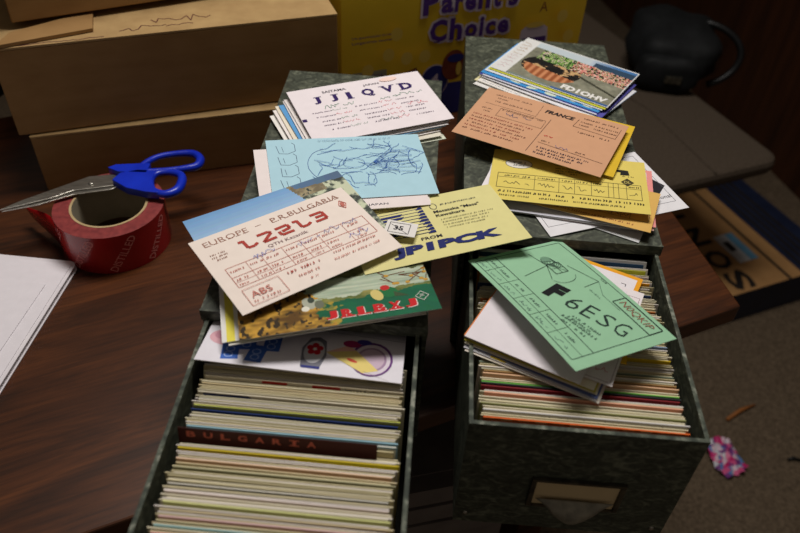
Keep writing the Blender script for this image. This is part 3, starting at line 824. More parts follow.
# --- F6ESG
w_, h_, loc, rot = POSE['F6']
G = (150, 196, 160); s = Sheet(w_, h_, G, curl=-0.35); X1, Y1 = w_ / 2, h_ / 2; D = (34, 52, 48)
s.frame(-X1 + 0.004, -Y1 + 0.0045, X1 - 0.010, Y1 - 0.0045, 0.0007, D)
s.line([(-X1 + 0.004, -Y1 + 0.0135), (X1 - 0.010, -Y1 + 0.0135)], 0.0004, D); s.line([(-X1 + 0.004, -Y1 + 0.0235), (X1 - 0.010, -Y1 + 0.0235)], 0.0007, D)
for x in (-0.052, -0.032, -0.012, 0.009, 0.031): s.line([(x, -Y1 + 0.0045), (x, -Y1 + 0.0235)], 0.0004, D)
for i, x in enumerate((-0.064, -0.049, -0.029, -0.008, 0.013, 0.036)):
    s.small(x, -Y1 + 0.0165, 0.013, 0.0022, (70, 92, 86)); s.script(x, -Y1 + 0.0065, 0.014, 0.0036, (80, 100, 104), 0.0003)
s.text('F', -0.0105, -0.0170, 0.0150, 0.0200, (14, 18, 20), 0.075, 0.1, 23)
for i, ch in enumerate('6ESG'):
    q_ = 0.0080 + i * 0.0128
    s.text(ch, q_, -0.0105 + i * 0.0050, 0.0105, 0.0158, D, -0.010, 0.1, 23)
s.line([(-X1 + 0.010, 0.006), (-0.040, 0.010), (-0.034, -0.016)], 0.0004, D); s.line([(-0.034, 0.026), (-0.006, 0.036), (-0.004, 0.020)], 0.0004, D)
s.line([(-0.006, 0.036), (0.010, 0.027), (0.030, 0.027)], 0.0003, (90, 120, 104)); s.line([(-0.040, 0.010), (-0.022, 0.002)], 0.0004, D)
for k in range(5): s.oval(-0.046 + k * 0.002, 0.0145 + k * 0.001, 0.006 - k * 0.0006, 0.0048 - k * 0.0005, 0.0004, (50, 74, 66), n=14)
s.poly([(-0.052, 0.012), (-0.046, 0.0095), (-0.044, 0.017), (-0.050, 0.019)], (112, 150, 124))
s.frame(-0.041, 0.010, -0.027, 0.022, 0.0005, D); s.line([(-0.041, 0.010), (-0.027, 0.022)], 0.0004, D); s.line([(-0.034, 0.010), (-0.034, 0.022)], 0.0004, D); s.line([(-0.041, 0.016), (-0.027, 0.016)], 0.0004, D)
s.oval(-0.022, 0.013, 0.008, 0.011, 0.0004, (70, 96, 84), a0=-80, a1=80)
for k, (a, ln) in enumerate(((0.018, 0.030), (0.017, 0.026), (0.014, 0.040), (0.018, 0.028))):
    s.small(a + 0.004, -0.0125 - k * 0.0036, ln * 0.9, 0.0022, (74, 100, 88), 12)
s.frame(0.019, 0.0290, 0.0605, Y1 - 0.0045, 0.0006, D); s.text('N0QKIP', 0.022, 0.0315, 0.034, 0.0075, (150, 84, 70), -0.012, 0.2)
s.small(-0.008, 0.0395, 0.008, 0.0014, D); s.small(0.000, 0.0215, 0.012, 0.0014, (90, 120, 104))
s.place('postcard', loc, rot, 'mint green card with big black letters F6ESG lying over the right drawer')

# --- white pile under F6ESG
w_, h_, loc, rot = POSE['K1']
def kc(w1, h1, col, x, y, z, r, lb, grp=None, deco=None):
    s = Sheet(w1, h1, col, 0.0005)
    if deco: deco(s)
    return s.place('postcard', (x, y, z), r, lb, 'card', grp)
def kb(w1, h1, col, bx, by, z, r, lb, grp=None, deco=None):
    """card given by the middle of its near edge"""
    a_ = RAD(r[2]); return kc(w1, h1, col, bx - sin(a_) * h1 / 2, by + cos(a_) * h1 / 2, z, r, lb, grp, deco)
bx, by = loc[0] + sin(RAD(rot[2])) * 0.071, loc[1] - cos(RAD(rot[2])) * 0.071
kb(0.090, 0.108, (232, 224, 230), bx, by, loc[2] + 0.0006, rot, 'blank white card on top of the loose pile under the F6ESG card')
kb(0.090, 0.1075, (222, 130, 60), bx - 0.0004, by + 0.0022, 0.1408, (0.9, -1.6, -26.4), 'orange-brown edged card directly under the blank white card')
def red_deco(s):
    s.frame(-0.016, -0.050, 0.043, 0.045, 0.0004, (150, 120, 130)); s.script(0.022, -0.043, 0.018, 0.006, (206, 80, 96), 0.0004); s.script(0.022, -0.030, 0.018, 0.006, (206, 80, 96), 0.0004)
kx, ky = POSE['K2'][2][0] + sin(RAD(-22)) * 0.071, POSE['K2'][2][1] - cos(RAD(-22)) * 0.071
kb(0.090, 0.105, (234, 226, 228), kx, ky, 0.1396, (0.4, -1.0, -22.0), 'white card with red handwriting sticking out right of the blank white card', None, red_deco)
kb(0.094, 0.068, (240, 182, 24), kx + 0.010, ky + 0.0165, 0.1385, (0.4, -0.9, -13.0), 'golden yellow card under the right side of the F6ESG card')
kcol = [((236, 228, 206), None), ((196, 186, 66), 'mustard yellow card edge in the loose pile of the right drawer'), ((222, 214, 190), None), ((86, 100, 150), 'slate blue card edge in the loose pile of the right drawer'), ((206, 204, 210), None), ((238, 228, 214), None)]
for i, (cc, lb) in enumerate(kcol):
    z = 0.1376 - i * 0.0011
    off = [0.0, 0.0008, 0.0022, 0.003, 0.0016, 0.004][i]
    kb(0.101 + 0.0004 * i, 0.104, cc, bx + 0.0055 + off * 0.6, by + 0.0010 - 0.0016 * i, z, (0.4, -0.8, -25.0 + (i % 3) * 0.8), lb or 'pale card edge low in the loose pile on the right drawer cards', None if lb else 'pale cards low in the loose pile', (lambda s: s.rect(-0.030, -0.0515, -0.018, -0.0480, (226, 196, 40))) if i == 4 else None)
# white sheet with orange border behind F6ESG
s = Sheet(0.090, 0.085, (240, 166, 26), 0.0005, edge=(220, 150, 30)); s.rect(-0.045, -0.0425, 0.0412, 0.0385, (234, 228, 232))
for x, y in ((0.000, 0.028), (0.015, 0.028), (0.030, 0.029)): s.line([(x, y), (x + 0.004, y), (x + 0.004, y - 0.003)], 0.0006, (60, 54, 60))
s.line([(0.035, 0.020), (0.035, -0.02)], 0.0004, (90, 80, 90))
p = at(643, 280, 0.131)
a = RAD(-24)
s.place('postcard', (p.x - 0.045 * cos(a) + 0.0425 * sin(a), p.y - 0.045 * sin(a) - 0.0425 * cos(a), 0.1315), (0.0, 0.0, -24), 'white card with an orange border behind the F6ESG card in the right drawer')

# --- flower envelope in the left drawer
s = Sheet(0.148, 0.089, (232, 228, 236), 0.0006, n=10)
s.line([(-0.02, 0.0105), (0.074, 0.0055)], 0.0005, (150, 146, 160))
s.tf = (1.12, -0.013, -0.016)
s.ell(-0.040, 0.002, 0.012, 0.009, (226, 176, 186)); s.ell(-0.043, 0.004, 0.006, 0.005, (208, 150, 166))
for x, y, r_ in ((-0.035, -0.012, 10), (-0.018, -0.012, -4), (-0.010, 0.001, 4), (-0.026, 0.0, 8)):
    a, b2 = cos(RAD(r_)), sin(RAD(r_))
    s.poly([(x - 0.0055 * a + 0.009 * b2, y - 0.0055 * b2 - 0.009 * a), (x + 0.0055 * a + 0.009 * b2, y + 0.0055 * b2 - 0.009 * a), (x + 0.006 * a - 0.009 * b2, y + 0.006 * b2 + 0.009 * a), (x - 0.005 * a - 0.009 * b2, y - 0.005 * b2 + 0.009 * a)], (62, 104, 190))
    s.oval(x, y + 0.002, 0.0026, 0.0026, 0.0006, (176, 196, 232)); s.oval(x, y - 0.004, 0.0026, 0.0026, 0.0006, (176, 196, 232))
s.poly([(0.012, -0.020), (0.024, -0.021), (0.027, -0.006), (0.025, 0.010), (0.020, 0.014), (0.014, 0.012), (0.010, 0.0)], (120, 120, 132))
s.ell(0.0185, -0.003, 0.0068, 0.0125, (206, 206, 212)); s.rect(0.0125, -0.021, 0.0245, -0.0185, (54, 60, 130))
for k in range(5): s.ell(0.0185 + 0.0034 * cos(RAD(90 + 72 * k)), 0.000 + 0.0042 * sin(RAD(90 + 72 * k)), 0.0023, 0.0027, (196, 26, 44))
s.ell(0.0185, 0.0, 0.001, 0.0012, (240, 230, 210))
s.ell(0.0565, -0.004, 0.0140, 0.0185, (110, 60, 130)); s.ell(0.0565, -0.0045, 0.0125, 0.0165, (226, 214, 226)); s.ell(0.0565, -0.0045, 0.0100, 0.0130, (170, 140, 170)); s.ell(0.0565, -0.0045, 0.0084, 0.0112, (206, 182, 200))
s.poly([(0.026, -0.002), (0.052, -0.020), (0.062, -0.016), (0.046, 0.003)], (236, 214, 130)); s.poly([(0.026, -0.002), (0.046, 0.003), (0.040, 0.008)], (240, 190, 170)); s.ell(0.044, -0.008, 0.004, 0.0015, (220, 90, 70), rot=-25)
s.ell(0.042, 0.010, 0.006, 0.004, (170, 40, 100)); s.ell(0.050, 0.0135, 0.005, 0.003, (70, 60, 150)); s.line([(0.052, -0.018), (0.070, -0.036)], 0.0004, (150, 140, 130))
pe = at(399, 388, 0.139)
s.place('decorated_envelope', (-0.0795, 0.3735, 0.1285), (-13.5, 2.2, -0.9), 'white envelope with a red flower, fan and blue ribbons in the left drawer', 'envelope')

# --- FD1OHV pile
w_, h_, loc, rot = POSE['FD']
s = Sheet(w_, h_, (222, 222, 220))
r3 = random.Random(9)
def fd_fn(u_, v_):
    n = nz(u_ * 8, v_ * 8, 1, 4) + 0.6 * nz(u_ * 28, v_ * 28, 1, 9)
    m = nz(u_ * 40, v_ * 34, 1, 21)
    top = 0.86 - 0.06 * u_
    if v_ > top: return mixc((196, 206, 214), (76, 120, 176), (u_ - 0.55) * 4) if v_ > 0.94 or u_ < 0.6 else (52, 74, 96)
    if v_ > top - 0.27 and u_ > 0.10:
        hue = nz(u_ * 24, v_ * 18, 1, 31); 
        if m < -0.22: return (26, 40, 26)
        if u_ < 0.45: return [(66, 110, 48), (150, 190, 96), (214, 190, 176)][int(abs(hue) * 7) % 3]
        return [(226, 140, 130), (236, 214, 196), (90, 120, 70), (214, 60, 90), (176, 190, 130)][int(abs(hue) * 12) % 5]
    e = ((u_ - 0.33) / 0.27) ** 2 + ((v_ - 0.38) / 0.25) ** 2
    e2 = ((u_ - 0.31) / 0.29) ** 2 + ((v_ - 0.42) / 0.28) ** 2
    if e < 1 and v_ < 0.36 - 0.2 * (u_ - 0.33): return mixc((150, 84, 52), (206, 140, 96), 0.5 + 0.7 * math.sin(u_ * 90))
    if e2 < 1:
        if n > 0.12: return mixc((206, 170, 120), (176, 130, 84), m)
        return mixc((20, 18, 20), (64, 50, 42), 0.4 + n)
    if v_ < 0.045: return (60, 96, 150) if u_ > 0.45 else (120, 132, 130)
    if u_ > 0.5 and abs(v_ - 0.40 - (u_ - 0.72) * -0.5) < 0.02: return (60, 62, 52)
    return mixc((112, 112, 96), (160, 158, 138), 0.5 + 0.5 * n)
x0 = -w_ / 2 + 0.019
s.picture(x0, -h_ / 2 + 0.001, w_ / 2 - 0.0012, h_ / 2 - 0.002, 140, 98, fd_fn)
for k in range(10): s.script(-w_ / 2 + 0.003, -0.036 + k * 0.0075, 0.012, 0.005, (186, 150, 110) if k > 4 else (206, 170, 176), 0.0006)
s.text('FD1OHV', 0.012, -0.0385, 0.053, 0.0100, (236, 234, 230), 0.05)
s.place('photo_postcard', loc, rot, 'photo card lettered FD1OHV with crowd and flowers, topmost of the back right pile', mat=GLOSSY)
a = RAD(-31)
fdl = [(-0.001, -0.003, -0.3, (206, 206, 60), 'card with a lime yellow edge just under the FD1OHV photo card'),
       (-0.004, -0.006, 0.6, (222, 226, 232), None),
       (-0.006, -0.011, 0.8, (64, 148, 214), 'bright blue map card under the FD1OHV photo card'),
       (-0.006, -0.014, 0.3, (226, 226, 238), 'white card with a violet blue border line under the blue map card'),
       (0.002, -0.012, -1.6, (86, 84, 168), 'violet blue card poking out at the right of the back right pile'),
       (-0.004, -0.018, -2.4, (232, 230, 234), None), (0.004, -0.016, -6.0, (72, 96, 120), 'white and slate blue striped card at the right edge of the back right pile'),
       (-0.001, -0.026, -3.0, (236, 232, 226), None), (-0.006, -0.024, -2.0, (226, 218, 170), 'pale yellow card low in the back right pile'), (-0.003, -0.031, -2.0, (230, 228, 226), None)]
for i, (dx, dy, dr_, col, lb) in enumerate(fdl):
    s = Sheet(0.142, 0.090, col, 0.0005)
    if i == 2:
        for q in range(5): s.ell(-0.03 + 0.022 * q, -0.040 + r3.uniform(-.002, .003), 0.007, 0.0026, (214, 226, 206), rot=r3.uniform(-30, 30))
    if i == 3: s.rect(-0.071, -0.043, 0.071, -0.0405, (70, 74, 176)); s.small(-0.06, -0.0385, 0.1, 0.0022, (60, 70, 160)); s.rect(-0.071, -0.045, -0.067, 0.045, (60, 70, 170))
    if i in (5, 7): [s.small(-0.066, -0.042 + 0.006 * q, 0.05, 0.002, (110, 110, 150)) for q in range(5)]
    if i == 6: s.rect(0.040, -0.045, 0.062, 0.045, (216, 216, 222)); s.rect(0.066, -0.045, 0.0705, 0.045, (216, 216, 222)); s.rect(-0.07, -0.045, 0.04, 0.045, (226, 226, 226))
    z = 0.1530 - 0.00105 * i
    s.place('postcard', (loc[0] + dx * cos(a) - dy * sin(a), loc[1] + dx * sin(a) + dy * cos(a), z), (0.25, 0, -31 + dr_), lb or 'white card in the back right pile under the blue map card', 'card', None if lb else 'white cards under the blue map card')

# --- FRANCE salmon card and yellow one beneath
w_, h_, loc, rot = POSE['FR']
s = Sheet(w_, h_, (208, 158, 122)); D = (84, 52, 44)
s.text('FRANCE', -0.007, 0.0290, 0.031, 0.0064, (30, 20, 24), 0.05, 0.2)
s.line([(-0.066, 0.018), (-0.012, 0.018), (-0.012, 0.041)], 0.0004, D); s.line([(0.000, -0.041), (0.0035, 0.020)], 0.0006, D)
s.small(-0.062, 0.036, 0.040, 0.0022, D); s.small(-0.058, 0.0305, 0.012, 0.002, D); s.small(-0.058, 0.024, 0.040, 0.0022, D); s.small(-0.046, 0.0125, 0.044, 0.002, D)
s.frame(-0.048, 0.0005, 0.000, 0.0150, 0.0004, D); s.script(-0.040, 0.0055, 0.028, 0.0065, (66, 72, 110), 0.0006); s.small(-0.066, 0.008, 0.012, 0.002, D); s.small(-0.062, 0.003, 0.008, 0.002, D)
for k in range(6): s.small(-0.069, -0.006 - k * 0.0056, 0.062 - 0.004 * (k % 3), 0.0024, (110, 62, 52) if k % 2 else (146, 66, 56))
s.line([(0.028, 0.034), (0.026, 0.020), (0.069, 0.018), (0.070, 0.036)], 0.0004, D); s.small(0.032, 0.037, 0.034, 0.0022, D); s.small(0.031, 0.030, 0.012, 0.002, D); s.small(0.031, 0.0245, 0.010, 0.002, D); s.small(0.046, 0.0295, 0.022, 0.002, D); s.small(0.046, 0.024, 0.022, 0.002, D)
s.small(0.034, 0.0115, 0.032, 0.0022, D); s.script(0.007, -0.010, 0.01, 0.002, (196, 50, 50), 0.0006)
s.line([(0.005, -0.022), (0.070, -0.026)], 0.0004, D); s.small(0.006, -0.019, 0.010, 0.002, D); s.script(0.022, -0.0235, 0.014, 0.005, (70, 84, 150), 0.0004); s.small(0.042, -0.0215, 0.010, 0.002, D)
for k in range(3): s.small(0.007, -0.031 - k * 0.0046, 0.052 - k * 0.006, 0.0024, (50, 36, 60))
s.place('postcard', loc, rot, 'salmon brown card headed FRANCE, lying across the right file box')
w_, h_, loc2, rot2 = POSE['FRU']
p = at(613, 178, 0.158); a = RAD(-21)
s = Sheet(0.145, 0.094, (222, 184, 44), 0.0006)
s.place('yellow_envelope', (p.x - 0.0725 * cos(a) - 0.047 * sin(a), p.y - 0.0725 * sin(a) + 0.047 * cos(a), 0.1597), (1.2, -0.2, -21.0), 'golden yellow envelope just under the salmon FRANCE card', 'envelope')

# --- the yellow stack
w_, h_, loc, rot = POSE['YE']
Y_ = (226, 206, 106); s = Sheet(w_, h_, Y_); D = (62, 56, 44)
s.tf = (1.0, 0.0, -0.010)
s.ell(-0.046, 0.030, 0.0125, 0.0082, (226, 222, 214)); s.oval(-0.046, 0.030, 0.0125, 0.0082, 0.0006, (46, 46, 70)); 
s.text('YZ1', -0.053, 0.0300, 0.013, 0.0040, (40, 40, 60), 0.0); s.text('ANKE', -0.0515, 0.0255, 0.011, 0.0026, (40, 40, 60), 0.01)
s.poly([(0.043, 0.037), (0.055, 0.036), (0.056, 0.0275), (0.0475, 0.0270), (0.048, 0.032), (0.043, 0.0325)], (34, 32, 28))
s.poly([(0.0535, 0.008), (0.0595, 0.015), (0.0535, 0.022), (0.0475, 0.015)], (70, 62, 34)); s.text('DL', 0.0505, 0.0128, 0.006, 0.0045, (190, 174, 96), 0.02)
s.small(0.049, 0.0245, 0.010, 0.0018, D)
for k in range(3): s.small(-0.012, 0.027 - k * 0.0042, 0.026 - 0.002 * k, 0.0022, D)
s.frame(-0.064, -0.014, 0.065, 0.011, 0.0005, D); s.line([(-0.064, 0.004), (0.065, 0.004)], 0.0003, D)
for x in (-0.030, -0.008, 0.006, 0.021, 0.036, 0.0405, 0.045, 0.052): s.line([(x, -0.014), (x, 0.011)], 0.0004, D)
for x, wd in ((-0.058, 0.024), (-0.027, 0.016), (-0.005, 0.010), (0.008, 0.010), (0.023, 0.010), (0.054, 0.009)):
    s.small(x, 0.006, wd, 0.0022, D); s.script(x, -0.008, wd, 0.0070, (52, 52, 56), 0.0004)
s.small(-0.062, -0.0215, 0.060, 0.0030, (44, 38, 36)); s.small(0.004, -0.0215, 0.062, 0.0030, (44, 38, 36))
for x in (-0.060, -0.025, 0.005, 0.025): s.small(x, -0.028, 0.026, 0.0022, D)
s.place('postcard', loc, rot, 'yellow card with an oval stamp and a form table, top of the front right pile')
yeloc = loc
w_, h_, loc2, rot2 = POSE['YE2']
h_ = 0.062; a = RAD(rot2[2]); loc2 = (loc2[0] + sin(a) * 0.014, loc2[1] - cos(a) * 0.014, loc2[2])
s = Sheet(w_, h_, (222, 178, 96)); D = (96, 66, 44); s.tf = (1.0, 0.0, 0.014)
s.small(-0.06, -0.0405, 0.115, 0.0026, (140, 76, 50)); s.line([(-0.066, -0.032), (0.066, -0.032)], 0.0004, D); s.line([(-0.066, -0.020), (0.066, -0.020)], 0.0004, D)
for x in (-0.02, 0.0, 0.034, 0.042, 0.05, 0.066): s.line([(x, -0.032), (x, -0.02)], 0.0004, D)
for x in (-0.06, -0.018, 0.004, 0.036): s.small(x, -0.024, 0.014, 0.002, D); s.script(x + 0.002, -0.031, 0.012, 0.005, (70, 66, 90), 0.0004)
s.place('postcard', loc2, rot2, 'orange-yellow card directly under the oval-stamped yellow card')
a = RAD(-14)
pk = [(0.0015, 0.002, 2.2, (232, 150, 146), 'pink card sticking out right of the yellow cards'), (-0.004, 0.003, 2.0, (224, 224, 236), None), (-0.001, -0.001, 3.0, (214, 170, 160), 'dusty rose card under the pink one, front right pile'), (-0.010, 0.004, 1.0, (236, 234, 232), None)]
for i, (dx, dy, dr_, col, lb) in enumerate(pk):
    pw = 0.080 if i in (0, 2) else 0.140
    s = Sheet(pw, 0.088, col, 0.0005)
    dx += (0.140 - pw) / 2
    if i == 1: s.rect(-0.066, -0.044, -0.0645, 0.044, (206, 90, 80))
    s.place('postcard', (yeloc[0] + 0.0065 + dx, yeloc[1] - 0.0085 + dy, loc2[2] - 0.0012 - 0.0009 * (i + 1)), (-0.6, -1.9, -10 + dr_), lb or 'white card edge at the left of the yellow cards, front right pile', 'card', None if lb else 'white cards under the yellow cards')
w_, h_, loc, rot = POSE['IN']
s = Sheet(w_, h_, (230, 228, 232)); X1, Y1 = w_ / 2, h_ / 2
s.poly([(0.058, 0.008), (0.0672, -0.011), (0.0400, -0.0330), (0.020, -0.030), (0.030, 0.010)], (34, 32, 38))
s.frame(-X1 + 0.004, -Y1 + 0.012, X1 - 0.006, Y1 - 0.006, 0.0004, (90, 90, 100))
s.text('Radio', X1 - 0.030, -Y1 + 0.0255, 0.014, 0.0040, (50, 50, 56), 0.0); s.text('International', X1 - 0.042, -Y1 + 0.0180, 0.036, 0.0046, (50, 50, 56), 0.0); s.text('Club', X1 - 0.048, -Y1 + 0.0110, 0.012, 0.0040, (50, 50, 56), 0.0)
s.place('postcard', (loc[0], loc[1], 0.1448), rot, 'white card reading International with a black shape, jutting out right of the right file')
for i, (px, py, r_, cc, lb) in enumerate(((560, 196, -17.5, (236, 230, 234), 'lowest white card with print lines peeking out below the yellow cards'), (584, 205, -24, (206, 206, 208), 'grey card corner under the yellow cards at the front edge of the right file'))):
    s = Sheet(0.130, 0.088, cc, 0.0004)
    s.small(-0.06, -0.041, 0.05, 0.0022, (60, 50, 80)); s.small(-0.06, -0.036, 0.08, 0.0018, (120, 110, 130))
    p = at(px, py, 0.1434)
    s.place('postcard', (p.x, p.y + 0.019, 0.1437 - 0.0006 * i), (0, 0, r_), lb)

# ------------------------------------------------------------------ tape roll and scissors
tx, ty = -0.337, 0.609
tr = empty('tape_roll', (tx, ty, 0))
tag(tr, 'roll of red printed packing tape lying flat under the scissors', 'tape')
b = MB(); Hh, Ro, Ri, Rc = 0.049, 0.0575, 0.0405, 0.0380
def ring(bm, prof, mi):
    n = len(prof); seg = 96
    vs = [(r * cos(2 * pi * k / seg), r * sin(2 * pi * k / seg), z) for k in range(seg) for r, z in prof]
    bm.add(vs, [(k * n + i, ((k + 1) % seg) * n + i, ((k + 1) % seg) * n + i + 1, k * n + i + 1) for k in range(seg) for i in range(n - 1)], mi=mi)
ring(b, [(Ri, 0.0002), (Ro, 0.0002), (Ro, Hh)], 0)
ring(b, [(Ro, Hh), (Ro - 0.0045, Hh + 0.0001), (Ro - 0.010, Hh), (Ri, Hh)], 1)
b.build('tape', [RED, REDSIDE], tr, smooth=False)
b = MB()
ring(b, [(Ri, 0.0002), (Ri, Hh + 0.0004), (Rc, Hh + 0.0004)], 0)
ring(b, [(Rc, Hh + 0.0004), (Rc, 0.0002), (Ri, 0.0002)], 1)
b.build('core', [CORE, COREIN], tr)
# printed words wrapped round the roll, running diagonally
for a0 in (-146, -104, -62, -20):
    b = MB()
    vs, fs = text_fit('DISTILLED', -0.026, -0.0055, 0.052, 0.0085, 0.01)
    ca, sa = cos(RAD(58)), sin(RAD(58)); out = []
    for x, y in vs:
        X_ = x * ca - y * sa; Z_ = Hh / 2 + (x * sa + y * ca) * 0.92
        th = RAD(a0) + X_ / Ro
        out.append(((Ro + 0.0003) * cos(th), (Ro + 0.0003) * sin(th), min(Hh - 0.001, max(0.001, Z_))))
    b.add(out, fs)
    b.build('printed_word', TAPETXT, tr)
b = MB(); n = 14; vs = []                       # loose end peeling off at the left
for i in range(n + 1):
    t = i / n
    th = RAD(205 - 30 * t)
    r = Ro + 0.0006 + 0.030 * t * t
    cx, cy = r * cos(th) - 0.012 * t, r * sin(th) + 0.004 * t
    vs += [(cx, cy, 0.001 + 0.012 * t), (cx - 0.004 * t, cy, Hh - 0.006 - 0.016 * t * t)]
b.add(vs, [(2 * i, 2 * i + 2, 2 * i + 3, 2 * i + 1) for i in range(n)])
tl = b.build('loose_end', RED, tr, smooth=True)
so = tl.modifiers.new('solid', 'SOLIDIFY'); so.thickness = 0.0004

# scissors: two blades with one handle ring each, crossing at the pivot, resting on the roll
sz = 0.0515
scr = empty('scissors', at(88, 187, sz))
tag(scr, 'steel scissors with blue plastic handles resting on the red tape roll', 'scissors')
o0 = at(88, 187, sz)
def P(px, py, z=sz): 
    q = at(px, py, z); return (q.x - o0.x, q.y - o0.y)
b = MB()
b.prism([P(0, 213), P(24, 203), P(48, 194.5), P(90, 179.5), P(111, 177.5), P(126, 179.6), P(114, 188.6), P(75, 193.5), P(51, 201.5), P(24, 208)][::-1], 0.0028, 0.0044)
b.build('upper_blade', SILVER, scr, bevel=0.0005)
b = MB()
b.prism([P(2, 213), P(40, 201), P(80, 189), P(112, 183), P(126, 184), P(112, 191), P(75, 196), P(40, 206)][::-1], 0.0008, 0.0024)
b.build('lower_blade', SILVER, scr, bevel=0.0004)
b = MB(); b.lathe([(0.0001, 0), (0.003, 0), (0.0026, 0.0012), (0.0001, 0.0018)], 20)
pv = P(92, 187); b.build('pivot_screw', SILVER, scr, (pv[0], pv[1], 0.0044), smooth=True)
def handle(path, rads, shank, name):
    b = MB()
    pts = [Vector((*P(*q), 0.0065)) for q in path]
    # closed spline through the points
    n = len(pts); out = []; rr = []
    for i in range(n):
        p0_, p1_, p2_, p3_ = pts[(i - 1) % n], pts[i], pts[(i + 1) % n], pts[(i + 2) % n]
        for k in range(6):
            t = k / 6
            out.append(0.5 * ((2 * p1_) + (-p0_ + p2_) * t + (2 * p0_ - 5 * p1_ + 4 * p2_ - p3_) * t * t + (-p0_ + 3 * p1_ - 3 * p2_ + p3_) * t ** 3))
            rr.append(rads[i] * (1 - t) + rads[(i + 1) % n] * t)
    b.tube(out, rr, 12, True)
    b.prism([P(*q) for q in shank][::-1], 0.001, 0.0105)
    h = b.build(name, BLUEP, scr, smooth=False, bevel=0.002)
    for pl in h.data.polygons:
        if len(pl.vertices) == 4: pl.use_smooth = True
    return h
handle([(140, 176), (147, 168), (160, 161.5), (178, 158.5), (194, 158.5), (201, 164), (197, 171), (180, 174), (160, 176)], [0.0040, .0038, .0034, .0036, .0044, .0050, .0046, .0036, .0036], [(110, 175), (118, 172), (140, 171), (152, 171), (148, 180), (120, 179)], 'large_handle')
handle([(152, 185), (158, 178.5), (170, 177), (181, 179.5), (183, 186), (178, 195), (166, 199), (154, 195)], [.0038, .0034, .0036, .0044, .0050, .0052, .0044, .0040], [(114, 187), (122, 180), (140, 177), (157, 178), (153, 188), (160, 200), (147, 199), (128, 195)], 'small_handle')

# ------------------------------------------------------------------ note pad and loose sheets at the left
cx, cy = -0.362, 0.560
def rounded(x0, y0, x1, y1, r, n=6):
    out = []
    for (a, b2, s0) in ((x1 - r, y1 - r, 0), (x0 + r, y1 - r, 90), (x0 + r, y0 + r, 180), (x1 - r, y0 + r, 270)):
        out += [(a + r * cos(RAD(s0 + 90 * k / n)), b2 + r * sin(RAD(s0 + 90 * k / n))) for k in range(n + 1)]
    return out
pr = empty('notebook', (cx, cy, 0), (0, 0, RAD(-1.5)))
tag(pr, 'white notebook with a rounded corner at the left edge of the desk', 'notebook')
WHITE = noise_mat('white_paper_sheet', (226, 220, 226), (236, 230, 234), 30, 0.7, 0.2)
PGS = noise_mat('page_edges', (176, 172, 170), (206, 202, 200), 300, 0.8, 0.2, stretch=(0.2, 0.2, 6))
b = MB(); b.prism(rounded(-0.21, -0.29, 0, 0, 0.008), 0.0006, 0.0016); b.build('back_cover', WHITE, pr)
b = MB(); b.prism(rounded(-0.21, -0.288, -0.0025, -0.002, 0.007), 0.0017, 0.0058); b.build('pages', PGS, pr)
b = MB(); b.prism(rounded(-0.21, -0.29, -0.0008, 0, 0.008), 0.0060, 0.0068); b.build('front_cover', WHITE, pr)
for i, (dx, dy, dz, lb) in enumerate(((-0.006, -0.0028, 0.0075, 'loose white sheet lying squarely on the white notebook'), (-0.022, -0.034, 0.0084, 'topmost loose white sheet, shifted toward the viewer on the notebook'))):
    s = Sheet(0.18, 0.24, (236, 230, 236), 0.0004)
    s.place('paper_sheet', (cx + dx - 0.092, cy + dy - 0.12, dz), (0, 0, -1.5 - i * 1.2), lb, 'paper')

# ------------------------------------------------------------------ cardboard boxes
def carton(name, loc, yaw, w_, h_, d_, label, flap=True):
    r = empty(name, loc, (0, 0, RAD(yaw)))
    tag(r, label, 'box')
    b = MB(); b.box(0, w_, 0, d_, 0.0005, h_ - 0.003); b.build('box_body', CARDB, r, bevel=0.0015)
    b = MB()
    b.box(0, w_, 0, d_ / 2 - 0.001, h_ - 0.0028, h_); b.box(0, w_, d_ / 2 + 0.001, d_, h_ - 0.0028, h_)
    b.build('top_flaps', CARDB_D, r, bevel=0.0008)
    return r
carton('cardboard_box', (-0.449, 0.684, 0.0), 20.5, 0.33, 0.0755, 0.20, 'lowest brown cardboard box of the three, standing on the desk behind the tape')
mid = carton('cardboard_box', (-0.460, 0.683, 0.0765), 22.8, 0.372, 0.104, 0.26, 'large middle cardboard box with dark red scribbles on its top flap')
s = MB(); rr = random.Random(3)
def ink(x, y, w1, h1):
    px = x; pts = []
    while px < x + w1:
        pts.append((px, y + rr.random() * h1)); px += rr.uniform(0.003, 0.007)
    for (ax, ay), (bx, by) in zip(pts, pts[1:]):
        d = math.hypot(bx - ax, by - ay); u_, v_ = -(by - ay) / d * 0.0006, (bx - ax) / d * 0.0006
        s.add([(ax - u_, ay - v_, 0.1042), (ax + u_, ay + v_, 0.1042), (bx + u_, by + v_, 0.1042), (bx - u_, by - v_, 0.1042)], [(0, 1, 2, 3)])
ink(0.13, 0.010, 0.05, 0.012); ink(0.165, 0.020, 0.07, 0.018); ink(0.18, 0.006, 0.03, 0.012); ink(0.015, 0.002, 0.10, 0.003)
s.build('scribbles', INK_R, mid)
tcn = at(12, 24, 0.1875)
top = carton('cardboard_box', (tcn.x, tcn.y, 0.1875), 31, 0.31, 0.14, 0.22, 'uppermost brown cardboard box, cut off by the top left of the photo')
# folded cardboard strip between the two upper boxes
q = [at(-6, 48, 0.183), at(93, 30, 0.183), at(93, 12, 0.183), at(10, 34, 0.183)]
b = MB(); b.prism([(v.x, v.y) for v in q], 0.1815, 0.1850)
tag(b.build('cardboard_strip', CARDB), 'flat folded cardboard strip between the middle and uppermost boxes', 'cardboard')

